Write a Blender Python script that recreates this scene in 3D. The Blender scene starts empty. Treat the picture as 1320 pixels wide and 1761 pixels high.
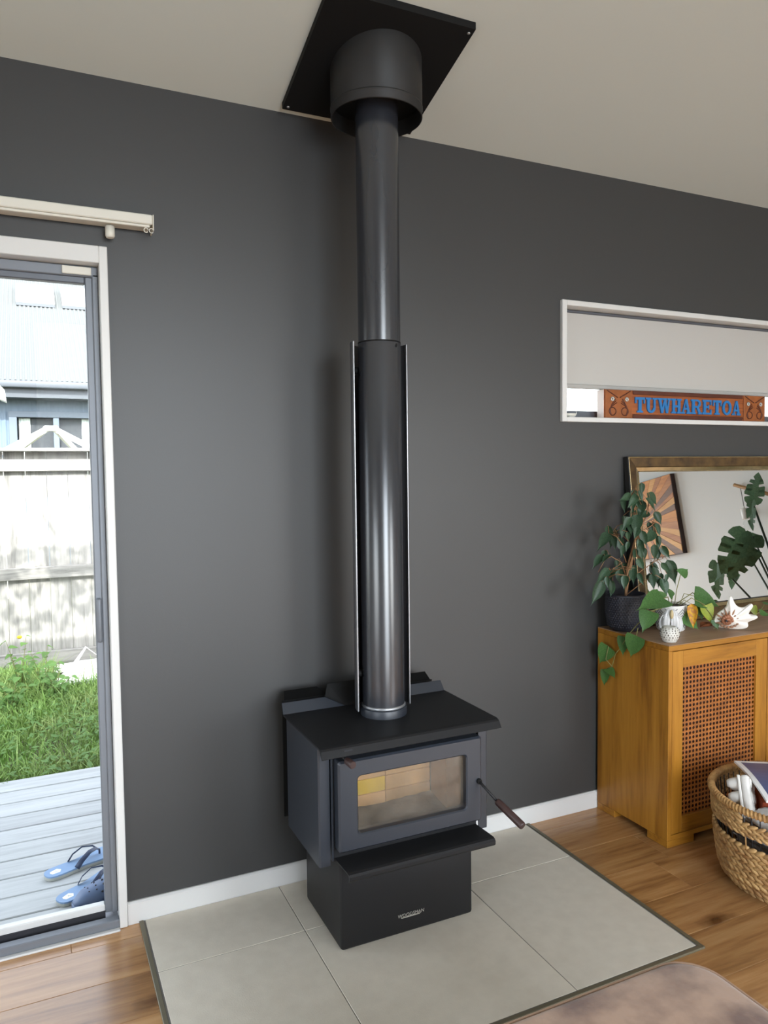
import bpy, bmesh, math, random
from mathutils import Vector, Matrix, Euler
random.seed(11)
S = bpy.context.scene
COL = S.collection
PI = math.pi

# ------------------------------------------------------------------ camera, sky, sun, window light, exposure
cam_d = bpy.data.cameras.new('camera'); cam = bpy.data.objects.new('camera', cam_d); COL.objects.link(cam)
cam_d.sensor_fit = 'HORIZONTAL'; cam_d.sensor_width = 36.0; cam_d.lens = 36.0 * 1291.483 / 1320.0
cam_d.clip_start = 0.05; cam_d.clip_end = 200
RX = (0.90639167, -0.42227169, -0.01186404); RY = (-0.03346403, -0.04377633, -0.99848074); RZ = (0.42111078, 0.90541165, -0.05380941)
cam.matrix_world = Matrix(((RX[0], -RY[0], -RZ[0], 0.0), (RX[1], -RY[1], -RZ[1], -2.51146), (RX[2], -RY[2], -RZ[2], 1.47), (0, 0, 0, 1)))
S.camera = cam

W = bpy.data.worlds.new('sky'); S.world = W; W.use_nodes = True
wn = W.node_tree.nodes; wl = W.node_tree.links; wn.clear()
sky = wn.new('ShaderNodeTexSky'); sky.sky_type = 'NISHITA'; sky.sun_disc = False
sky.sun_elevation = math.radians(50); sky.sun_rotation = math.radians(170); sky.air_density = 1.0; sky.dust_density = 1.5
bg = wn.new('ShaderNodeBackground'); bg.inputs['Strength'].default_value = 1.2
wo = wn.new('ShaderNodeOutputWorld')
hz = wn.new('ShaderNodeHueSaturation'); hz.inputs['Saturation'].default_value = 0.34   # thin high cloud
wl.new(sky.outputs[0], hz.inputs['Color']); wl.new(hz.outputs[0], bg.inputs[0]); wl.new(bg.outputs[0], wo.inputs[0])

def light(name, kind, loc, rot, energy, color=(1, 1, 1), size=None):
    d = bpy.data.lights.new(name, kind); d.energy = energy; d.color = color
    if kind == 'AREA': d.shape = 'RECTANGLE'; d.size, d.size_y = size
    o = bpy.data.objects.new(name, d); o.location = loc; o.rotation_euler = rot; COL.objects.link(o)
    return o
# sun over the roof, from behind the camera (direction it shines: away from -y)
sun = light('sun', 'SUN', (0, -10, 12), (0, 0, 0), 8.0, (1.0, 0.98, 0.94))
sun.data.angle = math.radians(0.6)
sun.rotation_euler = Vector((0.16, 0.79, -0.595)).to_track_quat('-Z', 'Y').to_euler()
# daylight through the room's own windows (rear wall, y = -5, and left wall, x = -2.8)
light('rear_window_daylight', 'AREA', (0.9, -5.12, 1.46), (PI / 2, 0, 0), 96, (0.68, 0.84, 1.0), (1.65, 2.8))
light('rear_right_window_daylight', 'AREA', (3.7, -5.12, 1.35), (PI / 2, 0, 0), 34, (0.78, 0.89, 1.0), (1.6, 2.0))
light('left_window_daylight', 'AREA', (-2.92, -3.0, 1.3), (PI / 2, 0, -PI / 2), 26, (0.78, 0.89, 1.0), (2.2, 1.8))

vs = S.view_settings; vs.view_transform = 'Standard'; vs.look = 'None'; vs.gamma = 1.0; vs.use_curve_mapping = False
vs.exposure = 0.0
S.cycles.max_bounces = 10; S.cycles.diffuse_bounces = 6; S.cycles.transparent_max_bounces = 16; S.cycles.glossy_bounces = 6
S.cycles.sample_clamp_indirect = 6.0; S.cycles.caustics_reflective = False; S.cycles.caustics_refractive = False
S.cycles.use_denoising = True

# ------------------------------------------------------------------ materials
def lin(c):
    return tuple((v / 12.92 if v <= .04045 else ((v + .055) / 1.055) ** 2.4) for v in (x / 255 for x in c))
def newmat(name):
    m = bpy.data.materials.new(name); m.use_nodes = True
    nt = m.node_tree; b = nt.nodes['Principled BSDF']
    return m, nt, b
def setin(b, k, v):
    if k in b.inputs: b.inputs[k].default_value = v
def mat(name, col, rough=.5, metal=0.0, var=0.0, vscale=8.0, bump=0.0, bscale=60.0, spec=None, col2=None, stretch=(1, 1, 1), rand=0.0, sheen=0.0, trans=None, thr=None):
    m, nt, b = newmat(name); N = nt.nodes; L = nt.links
    c = (*col, 1)
    setin(b, 'Base Color', c); setin(b, 'Roughness', rough); setin(b, 'Metallic', metal)
    if spec is not None: setin(b, 'Specular IOR Level', spec)
    if sheen: setin(b, 'Sheen Weight', sheen)
    tc = N.new('ShaderNodeTexCoord'); mp = N.new('ShaderNodeMapping'); mp.inputs['Scale'].default_value = stretch
    oi = N.new('ShaderNodeObjectInfo'); ad = N.new('ShaderNodeVectorMath'); ad.operation = 'ADD'
    ml = N.new('ShaderNodeVectorMath'); ml.operation = 'SCALE'; ml.inputs[0].default_value = (37, 53, 71)
    L.new(oi.outputs['Random'], ml.inputs['Scale'])
    L.new(tc.outputs['Object'], ad.inputs[0]); L.new(ml.outputs[0], ad.inputs[1]); L.new(ad.outputs[0], mp.inputs[0])
    out = None
    if var or col2:
        n = N.new('ShaderNodeTexNoise'); n.inputs['Scale'].default_value = vscale; n.inputs['Detail'].default_value = 6
        L.new(mp.outputs[0], n.inputs['Vector'])
        r = N.new('ShaderNodeValToRGB')
        lo, hi = thr or (.3, .7)
        r.color_ramp.elements[0].position = lo; r.color_ramp.elements[1].position = hi
        if col2 is None: col2 = tuple(x * (1 - var) for x in col); c1 = tuple(min(1, x * (1 + var)) for x in col)
        else: c1 = col
        r.color_ramp.elements[0].color = (*col2, 1); r.color_ramp.elements[1].color = (*c1, 1)
        L.new(n.outputs['Fac'], r.inputs[0]); out = r.outputs[0]
    if rand:
        hs = N.new('ShaderNodeHueSaturation'); mr = N.new('ShaderNodeMapRange')
        mr.inputs['To Min'].default_value = 1 - rand; mr.inputs['To Max'].default_value = 1 + rand
        L.new(oi.outputs['Random'], mr.inputs[0]); L.new(mr.outputs[0], hs.inputs['Value'])
        if out: L.new(out, hs.inputs['Color'])
        else: hs.inputs['Color'].default_value = c
        out = hs.outputs[0]
    if out: L.new(out, b.inputs['Base Color'])
    if bump:
        n2 = N.new('ShaderNodeTexNoise'); n2.inputs['Scale'].default_value = bscale; n2.inputs['Detail'].default_value = 4
        L.new(mp.outputs[0], n2.inputs['Vector'])
        bp = N.new('ShaderNodeBump'); bp.inputs['Strength'].default_value = bump; bp.inputs['Distance'].default_value = .004
        L.new(n2.outputs['Fac'], bp.inputs['Height']); L.new(bp.outputs[0], b.inputs['Normal'])
    return m
def wood(name, dark, mid, light_, axis='X', scale=1.0, rough=.45, rand=.12, knots=False, bump=.12):
    """grain runs along axis; colours dark -> light; every piece gets its own cut through Object Info Random"""
    m, nt, b = newmat(name); N = nt.nodes; L = nt.links
    setin(b, 'Roughness', rough)
    tc = N.new('ShaderNodeTexCoord'); oi = N.new('ShaderNodeObjectInfo')
    ml = N.new('ShaderNodeVectorMath'); ml.operation = 'SCALE'; ml.inputs[0].default_value = (17, 29, 41)
    L.new(oi.outputs['Random'], ml.inputs['Scale'])
    ad = N.new('ShaderNodeVectorMath'); ad.operation = 'ADD'; L.new(tc.outputs['Object'], ad.inputs[0]); L.new(ml.outputs[0], ad.inputs[1])
    mp = N.new('ShaderNodeMapping')
    k = {'X': (1.2, 14, 14), 'Y': (14, 1.2, 14), 'Z': (14, 14, 1.2)}[axis]
    mp.inputs['Scale'].default_value = tuple(v * scale for v in k); L.new(ad.outputs[0], mp.inputs[0])
    n = N.new('ShaderNodeTexNoise'); n.inputs['Scale'].default_value = 1.0; n.inputs['Detail'].default_value = 7; n.inputs['Roughness'].default_value = .62; n.inputs['Distortion'].default_value = .6
    L.new(mp.outputs[0], n.inputs['Vector'])
    mp2 = N.new('ShaderNodeMapping'); mp2.inputs['Scale'].default_value = tuple(v * scale * 5 for v in k); L.new(ad.outputs[0], mp2.inputs[0])
    n2 = N.new('ShaderNodeTexNoise'); n2.inputs['Scale'].default_value = 1.0; n2.inputs['Detail'].default_value = 3; L.new(mp2.outputs[0], n2.inputs['Vector'])
    mx = N.new('ShaderNodeMath'); mx.operation = 'MULTIPLY_ADD'; mx.inputs[1].default_value = .28; L.new(n2.outputs['Fac'], mx.inputs[0])
    sc = N.new('ShaderNodeMath'); sc.operation = 'MULTIPLY'; sc.inputs[1].default_value = .72; L.new(n.outputs['Fac'], sc.inputs[0]); L.new(sc.outputs[0], mx.inputs[2])
    r = N.new('ShaderNodeValToRGB'); e = r.color_ramp.elements
    e[0].position = .34; e[0].color = (*dark, 1); e[1].position = .66; e[1].color = (*light_, 1)
    e2 = r.color_ramp.elements.new(.5); e2.color = (*mid, 1)
    L.new(mx.outputs[0], r.inputs[0]); out = r.outputs[0]
    if knots:
        v = N.new('ShaderNodeTexVoronoi'); v.inputs['Scale'].default_value = 1.0
        mp3 = N.new('ShaderNodeMapping'); kk = {'X': (2.1, 4.6, 1), 'Y': (4.6, 2.1, 1), 'Z': (4.6, 1, 2.1)}[axis]; mp3.inputs['Scale'].default_value = kk
        L.new(ad.outputs[0], mp3.inputs[0]); nz = N.new('ShaderNodeVectorMath'); nz.operation = 'ADD'
        n3 = N.new('ShaderNodeTexNoise'); n3.inputs['Scale'].default_value = 14; L.new(ad.outputs[0], n3.inputs['Vector'])
        s3 = N.new('ShaderNodeVectorMath'); s3.operation = 'SCALE'; s3.inputs['Scale'].default_value = .22; L.new(n3.outputs['Color'], s3.inputs[0])
        L.new(mp3.outputs[0], nz.inputs[0]); L.new(s3.outputs[0], nz.inputs[1]); L.new(nz.outputs[0], v.inputs['Vector'])
        r3 = N.new('ShaderNodeValToRGB'); r3.color_ramp.elements[0].position = .05; r3.color_ramp.elements[0].color = (.3, .24, .2, 1)
        r3.color_ramp.elements[1].position = .2; r3.color_ramp.elements[1].color = (1, 1, 1, 1); L.new(v.outputs['Distance'], r3.inputs[0])
        mm = N.new('ShaderNodeMix'); mm.data_type = 'RGBA'; mm.blend_type = 'MULTIPLY'; mm.inputs[0].default_value = 1.0
        L.new(out, mm.inputs[6]); L.new(r3.outputs[0], mm.inputs[7]); out = mm.outputs[2]
    hs = N.new('ShaderNodeHueSaturation'); mr = N.new('ShaderNodeMapRange'); mr.inputs['To Min'].default_value = 1 - rand; mr.inputs['To Max'].default_value = 1 + rand
    L.new(oi.outputs['Random'], mr.inputs[0]); L.new(mr.outputs[0], hs.inputs['Value']); L.new(out, hs.inputs['Color']); L.new(hs.outputs[0], b.inputs['Base Color'])
    bp = N.new('ShaderNodeBump'); bp.inputs['Strength'].default_value = bump; bp.inputs['Distance'].default_value = .003
    L.new(mx.outputs[0], bp.inputs['Height']); L.new(bp.outputs[0], b.inputs['Normal'])
    return m
def glass_mat(name, tint=(1, 1, 1), haze=0.0, hazecol=(.8, .8, .78), refl=1.0):
    m, nt, b = newmat(name); N = nt.nodes; L = nt.links; N.remove(b)
    o = N['Material Output']; t = N.new('ShaderNodeBsdfTransparent'); t.inputs[0].default_value = (*tint, 1)
    g = N.new('ShaderNodeBsdfGlossy'); g.inputs['Roughness'].default_value = .02
    fr = N.new('ShaderNodeFresnel'); fr.inputs['IOR'].default_value = 1.45
    fm = N.new('ShaderNodeMath'); fm.operation = 'MULTIPLY'; fm.inputs[1].default_value = refl; L.new(fr.outputs[0], fm.inputs[0])
    mx = N.new('ShaderNodeMixShader'); L.new(fm.outputs[0], mx.inputs[0]); L.new(t.outputs[0], mx.inputs[1]); L.new(g.outputs[0], mx.inputs[2])
    out = mx.outputs[0]
    if haze:
        d = N.new('ShaderNodeBsdfDiffuse'); d.inputs[0].default_value = (*hazecol, 1)
        tc = N.new('ShaderNodeTexCoord'); n = N.new('ShaderNodeTexNoise'); n.inputs['Scale'].default_value = 9; n.inputs['Detail'].default_value = 5; n.inputs['Distortion'].default_value = 1.2
        L.new(tc.outputs['Object'], n.inputs['Vector']); r = N.new('ShaderNodeMapRange'); r.inputs['From Min'].default_value = .3; r.inputs['From Max'].default_value = .75
        r.inputs['To Min'].default_value = haze * .3; r.inputs['To Max'].default_value = haze; L.new(n.outputs['Fac'], r.inputs[0])
        m2 = N.new('ShaderNodeMixShader'); L.new(r.outputs[0], m2.inputs[0]); L.new(out, m2.inputs[1]); L.new(d.outputs[0], m2.inputs[2]); out = m2.outputs[0]
    L.new(out, o.inputs[0])
    return m
def leaf_mat(name, col, col2, rough=.4):
    m = mat(name, col, rough, var=.2, vscale=25, col2=col2, rand=.22)
    N = m.node_tree.nodes; L = m.node_tree.links; b = N['Principled BSDF']; setin(b, 'Specular IOR Level', .45)
    t = N.new('ShaderNodeBsdfTranslucent'); mx = N.new('ShaderNodeMixShader'); mx.inputs[0].default_value = .32
    src = b.inputs['Base Color'].links[0].from_socket; L.new(src, t.inputs[0])
    L.new(b.outputs[0], mx.inputs[1]); L.new(t.outputs[0], mx.inputs[2]); L.new(mx.outputs[0], N['Material Output'].inputs[0])
    return m

M = dict(
    wall=mat('charcoal_wall_paint', (.046, .046, .046), .42, bump=.05, bscale=350, spec=.5),
    white_wall=mat('white_wall_paint', (.55, .56, .545), .6, bump=.03, bscale=200),
    ceiling=mat('ceiling_paint', (.615, .65, .60), .7, bump=.02, bscale=150),
    trim=mat('white_trim_paint', (.68, .68, .665), .35),
    alu=mat('grey_aluminium', (.19, .205, .23), .45, .3),
    alu_dark=mat('dark_aluminium', (.12, .13, .15), .4, .3),
    seal=mat('black_rubber', (.02, .02, .025), .7),
    glass=glass_mat('window_glass', (.97, .985, .98), refl=.07),
    stove_glass=glass_mat('smoked_stove_glass', (.93, .90, .85), haze=.12, hazecol=(.62, .55, .46), refl=.45),
    stove=mat('charcoal_stove_enamel', (.021, .026, .036), .40, spec=.65, bump=.06, bscale=500),
    stove_black=mat('black_stove_paint', (.010, .010, .011), .5, spec=.35, bump=.05, bscale=500),
    flue=mat('black_flue_paint', (.024, .026, .032), .25, spec=1.0, var=.12, vscale=3, stretch=(1, 1, .4)),
    casing=mat('matt_black_casing', (.022, .021, .020), .5, spec=.4),
    flue_edge=mat('bare_steel_edge', (.42, .43, .45), .35, .8),
    flue_panel=mat('grey_flue_shield_paint', (.10, .10, .11), .45),
    black_plate=mat('flat_black_metal', (.006, .006, .006), .65, spec=.25),
    screw=mat('zinc_screw', (.55, .55, .55), .35, .9),
    silver=mat('silver_badge', (.62, .60, .55), .35, .7),
    brown_grip=mat('dark_brown_grip', (.045, .022, .02), .45, var=.25, vscale=30, stretch=(1, 1, .2)),
    brick=mat('tan_firebrick', (.68, .44, .23), .9, var=.18, vscale=9, bump=.2, bscale=120, rand=.08),
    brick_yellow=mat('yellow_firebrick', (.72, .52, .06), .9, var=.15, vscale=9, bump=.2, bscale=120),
    brick_brown=mat('brown_firebrick', (.36, .22, .13), .9, var=.25, vscale=9, bump=.2, bscale=120, rand=.1),
    ash=mat('grey_ash', (.075, .068, .062), .95, var=.4, vscale=14, bump=.6, bscale=60),
    oak_floor=wood('oak_floor', lin((132, 92, 54)), lin((168, 124, 78)), lin((188, 146, 98)), 'X', 1.0, .26, .14, knots=True),
    tile=mat('stone_tile', (.655, .605, .51), .5, col2=(.605, .555, .465), vscale=22, bump=.12, bscale=260, rand=.04),
    grout=mat('grey_grout', (.17, .16, .145), .9),
    hearth_trim=mat('bronze_anodised_trim', (.17, .15, .10), .45, .4),
    oak=wood('oak_cabinet', lin((122, 76, 18)), lin((160, 108, 32)), lin((174, 122, 42)), 'Z', 1.0, .42, .07),
    oak_h=wood('oak_cabinet_horizontal', lin((122, 76, 18)), lin((160, 108, 32)), lin((174, 122, 42)), 'X', 1.0, .42, .07),
    oak_top=wood('dusty_oak_top', lin((138, 108, 84)), lin((158, 126, 98)), lin((170, 138, 108)), 'X', 1.0, .5, .03),
    cane=mat('woven_cane', lin((152, 90, 32)), .55, var=.25, vscale=60, rand=.05),
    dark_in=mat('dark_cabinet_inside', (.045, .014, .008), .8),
    gold=mat('aged_gold_frame', (.135, .078, .024), .45, .3, col2=(.05, .026, .009), vscale=22, bump=.15, bscale=40),
    gold_bright=mat('bright_gold_bevel', (.62, .49, .28), .22, 1.0, var=.2, vscale=20),
    frame_black=mat('black_frame_edge', (.012, .011, .01), .5),
    mirror=mat('mirror_silver', (.93, .94, .93), .0, 1.0),
    blind=mat('white_blind_fabric', (.50, .49, .465), .8),
    bar=mat('grey_white_bottom_bar', (.40, .395, .375), .5),
    rail_white=mat('cream_blind_rail', (.72, .70, .62), .45),
    carved=wood('carved_rimu', lin((92, 44, 18)), lin((146, 78, 34)), lin((170, 96, 46)), 'X', 2.0, .4, .05),
    carved_dark=mat('dark_carved_groove', lin((84, 36, 14)), .5, var=.2, vscale=40),
    carved_light=mat('carved_panel_light', lin((146, 82, 36)), .42, var=.2, vscale=30),
    blue_paint=mat('blue_letter_paint', lin((30, 112, 176)), .5),
    lit_end=mat('daylit_end_tint', (.78, .66, .60), .6),  # daylight on the board's left end, put into its colour
    paua=mat('paua_shell_ring', (.55, .58, .56), .25, .4),
    suede=mat('brown_suede', lin((172, 138, 112)), .85, col2=lin((108, 74, 54)), vscale=9, thr=(.33, .6), bump=.4, bscale=45, sheen=.35),
    suede_welt=mat('light_suede_welt', lin((176, 146, 124)), .8),
    hyacinth=mat('water_hyacinth', lin((205, 168, 112)), .6, col2=lin((140, 100, 58)), vscale=22, bump=.25, bscale=90),
    hyacinth_rim=mat('wrapped_hyacinth', lin((198, 158, 102)), .6, col2=lin((150, 108, 62)), vscale=30),
    wire=mat('black_basket_wire', (.015, .015, .016), .4),
    pulp=mat('grey_white_pulp', (.72, .70, .66), .9, bump=.2, bscale=120),
    paper=mat('white_paper', (.78, .78, .78), .6),
    paper_edge=mat('newsprint', (.50, .49, .48), .8, var=.2, vscale=60),
    mag_blue=mat('blue_magazine_cover', lin((86, 96, 134)), .3, var=.25, vscale=6),
    red=mat('red_packet', lin((196, 48, 36)), .4), rust=mat('rust_card', lin((150, 62, 28)), .6),
    black_pot=mat('black_woven_pot', (.018, .018, .026), .42, spec=.4),
    soil=mat('potting_soil', (.05, .03, .02), .95, bump=.6, bscale=60, var=.4, vscale=40),
    white_pot=mat('white_ceramic', (.74, .73, .70), .4), pot_groove=mat('dark_glaze_line', (.16, .16, .17), .5),
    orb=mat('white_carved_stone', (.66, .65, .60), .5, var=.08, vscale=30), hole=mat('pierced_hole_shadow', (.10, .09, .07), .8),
    frost=mat('frosted_glass', (.62, .62, .62), .28), frost_amber=mat('amber_glass', (.48, .38, .2), .3),
    conch=mat('white_conch', (.86, .83, .77), .3), conch_brown=mat('brown_conch_markings', (.30, .16, .09), .45, var=.5, vscale=25), conch_mouth=mat('russet_conch_spire', (.30, .12, .06), .4),
    ficus=leaf_mat('ficus_leaf', lin((70, 98, 70)), lin((44, 70, 50))), bark=mat('light_bark', lin((150, 112, 78)), .8, var=.3, vscale=40),
    pothos=leaf_mat('pothos_leaf', lin((94, 136, 74)), lin((70, 110, 56))), pothos_y=leaf_mat('yellowing_pothos_leaf', lin((168, 172, 60)), lin((128, 150, 52))),
    dry=mat('dried_yellow_leaf', lin((205, 160, 40)), .6, col2=lin((176, 120, 64)), vscale=9, thr=(.45, .55)), dead=mat('dead_brown_leaf', lin((120, 66, 34)), .8, var=.3, vscale=30),
    vine_stem=mat('vine_stem', lin((120, 120, 70)), .6),
    monstera=leaf_mat('monstera_leaf', lin((100, 130, 98)), lin((78, 108, 80))), mon_stem=mat('monstera_stem', (.03, .045, .025), .5),
    lamp_wood=wood('lamp_arm_oak', lin((110, 78, 40)), lin((136, 100, 56)), lin((150, 112, 66)), 'Y', 2, .5, .0), lamp_white=mat('white_lamp_holder', (.62, .62, .60), .4), lamp_cord=mat('grey_lamp_cord', (.25, .25, .25), .6),
    terracotta=mat('plain_grey_planter', (.3, .3, .3), .6),
    deck=wood('weathered_deck', lin((160, 161, 162)), lin((177, 179, 180)), lin((188, 190, 190)), 'X', 1.4, .75, .06),
    fence=wood('weathered_paling', lin((108, 106, 102)), lin((146, 143, 138)), lin((168, 164, 158)), 'Z', 1.2, .85, .10),
    fence_rail=wood('weathered_fence_rail', lin((108, 106, 102)), lin((146, 143, 138)), lin((168, 164, 158)), 'X', 1.2, .85, .06),
    soil_out=mat('lawn_soil', (.10, .11, .04), .95, col2=(.06, .05, .03), vscale=6),
    grass=mat('grass_blades', (.20, .37, .07), .6, col2=(.30, .38, .12), vscale=3.0), weed=leaf_mat('weed_leaf', (.16, .29, .075), (.11, .22, .055), .6),
    yellow=mat('dandelion', (.8, .55, .02), .6), card=mat('white_sheet', (.86, .84, .82), .7),
    roof=mat('pale_roofing_steel', (.12, .126, .123), .75), clad=mat('blue_grey_cladding', (.14, .19, .25), .5), gutter=mat('grey_gutter', (.085, .095, .11), .5), skyl=mat('skylight_dome', (.8, .82, .82), .3),
    win_frame=mat('slate_window_frame', (.13, .16, .2), .5), curtain=mat('white_curtain', (.85, .87, .84), .8), dark_pane=mat('dark_window_pane', (.05, .06, .07), .15),
    blind_slat=mat('grey_striped_blind', (.10, .10, .115), .6),
    white_timber=mat('white_painted_timber', (.85, .84, .80), .5),
    sandal=mat('blue_rubber_sole', lin((126, 154, 190)), .6), sandal_edge=mat('pale_sole_edge', (.42, .42, .38), .7), strap=mat('navy_strap', lin((44, 58, 88)), .45), clog=mat('navy_foam_clog', lin((88, 106, 138)), .5), badge_w=mat('cream_print', (.85, .87, .78), .5),
)

setin(M['oak_floor'].node_tree.nodes['Principled BSDF'], 'Specular IOR Level', .85)
# ------------------------------------------------------------------ mesh helpers
ROOT = {}          # name -> world location of a thing's origin
class MB:
    def __init__(s): s.v = []; s.f = []; s.sm = []
    def add(s, vs_, fs, smooth=False):
        n = len(s.v); s.v += [tuple(p) for p in vs_]; s.f += [tuple(i + n for i in f) for f in fs]; s.sm += [smooth] * len(fs)
        return s
    def box(s, x0, x1, y0, y1, z0, z1):
        return s.add([(x0, y0, z0), (x1, y0, z0), (x1, y1, z0), (x0, y1, z0), (x0, y0, z1), (x1, y0, z1), (x1, y1, z1), (x0, y1, z1)],
                     [(0, 3, 2, 1), (4, 5, 6, 7), (0, 1, 5, 4), (1, 2, 6, 5), (2, 3, 7, 6), (3, 0, 4, 7)])
    def rbox(s, x0, x1, y0, y1, z0, z1, r=.004, seg=1):
        bm = bmesh.new(); bmesh.ops.create_cube(bm, size=1.0)
        for v in bm.verts: v.co = Vector(((x0 + x1) / 2 + v.co.x * (x1 - x0), (y0 + y1) / 2 + v.co.y * (y1 - y0), (z0 + z1) / 2 + v.co.z * (z1 - z0)))
        bmesh.ops.bevel(bm, geom=list(bm.edges), offset=r, segments=seg, profile=.5, affect='EDGES')
        return s.bm(bm, seg > 1)
    def bm(s, bm, smooth=False):
        bm.verts.index_update(); s.add([v.co[:] for v in bm.verts], [[v.index for v in f.verts] for f in bm.faces], smooth); bm.free(); return s
    def tube(s, pts, r, n=10, cap=True, smooth=True):
        pts = [Vector(p) for p in pts]; rs = r if isinstance(r, (list, tuple)) else [r] * len(pts)
        vs_ = []; up = None
        for i, p in enumerate(pts):
            t = (pts[min(i + 1, len(pts) - 1)] - pts[max(i - 1, 0)]).normalized()
            if up is None: up = t.orthogonal().normalized()
            a = (up - t * up.dot(t)).normalized(); b = t.cross(a); up = a
            vs_ += [p + a * (math.cos(2 * PI * k / n) * rs[i]) + b * (math.sin(2 * PI * k / n) * rs[i]) for k in range(n)]
        fs = [(i * n + k, i * n + (k + 1) % n, (i + 1) * n + (k + 1) % n, (i + 1) * n + k) for i in range(len(pts) - 1) for k in range(n)]
        s.add(vs_, fs, smooth)
        if cap:
            m = len(s.v) - len(vs_); s.f += [tuple(m + k for k in reversed(range(n))), tuple(m + (len(pts) - 1) * n + k for k in range(n))]; s.sm += [False, False]
        return s
    def lathe(s, prof, c, n=48, smooth=True, closed=False):
        vs_ = []
        for r, z in prof: vs_ += [(c[0] + r * math.cos(2 * PI * k / n), c[1] + r * math.sin(2 * PI * k / n), c[2] + z) for k in range(n)]
        m = len(prof); fs = []
        for i in range(m - 1 + (1 if closed else 0)):
            j = (i + 1) % m
            fs += [(i * n + k, i * n + (k + 1) % n, j * n + (k + 1) % n, j * n + k) for k in range(n)]
        return s.add(vs_, fs, smooth)
    def disc(s, c, r, n=32, ax='z'):
        def P(a):
            u, w = r * math.cos(a), r * math.sin(a)
            return {'z': (c[0] + u, c[1] + w, c[2]), 'y': (c[0] + u, c[1], c[2] + w), 'x': (c[0], c[1] + u, c[2] + w)}[ax]
        return s.add([P(2 * PI * k / n) for k in range(n)], [tuple(range(n))])
    def prism(s, poly, d, smooth=False):
        """poly: list of 3-D points in one plane; d: extrusion vector"""
        n = len(poly); d = Vector(d); a = [Vector(p) for p in poly]; b = [p + d for p in a]
        return s.add(a + b, [tuple(reversed(range(n))), tuple(range(n, 2 * n))] + [(k, (k + 1) % n, n + (k + 1) % n, n + k) for k in range(n)], smooth)
    def blob(s, c, r, seg=10, rings=6, rot=None):
        vs_ = []; c = Vector(c)
        for i in range(rings + 1):
            th = PI * i / rings
            for k in range(seg):
                ph = 2 * PI * k / seg; v = Vector((math.sin(th) * math.cos(ph) * r[0], math.sin(th) * math.sin(ph) * r[1], math.cos(th) * r[2]))
                if rot is not None: v = rot @ v
                vs_.append(c + v)
        fs = [(i * seg + k, (i + 1) * seg + k, (i + 1) * seg + (k + 1) % seg, i * seg + (k + 1) % seg) for i in range(rings) for k in range(seg)]
        return s.add(vs_, fs, True)
def link(name, me): o = bpy.data.objects.new(name, me); COL.objects.link(o); return o
def obj(name, mb, material, parent=None, local=False, label=None, kind=None, fixn=True):
    """ONE mesh object; vertices are given in world coordinates (or in the parent's own frame when local)"""
    off = Vector((0, 0, 0))
    if parent is not None and not local: off = Vector(parent['_o'])
    me = bpy.data.meshes.new(name); me.from_pydata([tuple(Vector(p) - off) for p in mb.v], [], mb.f); me.update()
    me.polygons.foreach_set('use_smooth', mb.sm)
    if fixn:
        bm = bmesh.new(); bm.from_mesh(me); bmesh.ops.recalc_face_normals(bm, faces=bm.faces); bm.to_mesh(me); bm.free()
    me.materials.append(material)
    o = link(name, me)
    if parent is not None: o.parent = parent; o['_o'] = parent['_o']
    else: o['_o'] = (0.0, 0.0, 0.0)
    if label: o['label'] = label
    if kind: o['kind'] = kind
    return o
def thing(name, label, cat, loc=(0, 0, 0), group=None, rot=None):
    o = bpy.data.objects.new(name, None); COL.objects.link(o); o.empty_display_size = .05
    o.location = loc; o['_o'] = tuple(float(v) for v in loc); o['label'] = label; o['category'] = cat
    if rot: o.rotation_euler = rot
    if group: o['group'] = group
    return o
def single(o, label, cat, group=None):
    o['label'] = label; o['category'] = cat
    if group: o['group'] = group
    return o
def struct(name, mb, m): return obj(name, mb, m, kind='structure')
def struct_root(name, loc=(0, 0, 0)):
    o = bpy.data.objects.new(name, None); COL.objects.link(o); o.location = loc; o['_o'] = tuple(float(v) for v in loc); o['kind'] = 'structure'; o.empty_display_size = .05
    return o
def fin(name, me, material, parent, local_loc=(0, 0, 0)):
    o = link(name, me); o.parent = parent; o.location = local_loc; o['_o'] = parent['_o']; return o

# ------------------------------------------------------------------ room shell
ZC = 2.70; SL = 0.30                                  # ceiling height at the stove wall, slope rising into the room
X0, X1, Y0 = -2.8, 5.0, -5.0
def ceil_z(y): return ZC + SL * (-y)
def wall_grid(us, ws, holes, P):
    """a wall with openings as one welded sheet of quads with reveals; P(u, w, side) -> point"""
    mb = MB(); idx = {}
    def V(i, j, sd):
        k = (i, j, sd)
        if k not in idx: idx[k] = len(mb.v); mb.v.append(P(us[i], ws[j], sd))
        return idx[k]
    solid = lambda i, j: 0 <= i < len(us) - 1 and 0 <= j < len(ws) - 1 and not any(us[i] >= h[0] - 1e-6 and us[i + 1] <= h[1] + 1e-6 and ws[j] >= h[2] - 1e-6 and ws[j + 1] <= h[3] + 1e-6 for h in holes)
    def F(*q): mb.f.append(q); mb.sm.append(False)
    for i in range(len(us) - 1):
        for j in range(len(ws) - 1):
            if not solid(i, j): continue
            for sd in (0, 1): F(V(i, j, sd), V(i + 1, j, sd), V(i + 1, j + 1, sd), V(i, j + 1, sd))
            for (di, dj, a, b) in ((-1, 0, (i, j), (i, j + 1)), (1, 0, (i + 1, j), (i + 1, j + 1)), (0, -1, (i, j), (i + 1, j)), (0, 1, (i, j + 1), (i + 1, j + 1))):
                if not solid(i + di, j + dj): F(V(*a, 0), V(*b, 0), V(*b, 1), V(*a, 1))
    return mb
WX = (1.995, 3.611, 1.677, 2.153)                       # little window opening
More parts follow.
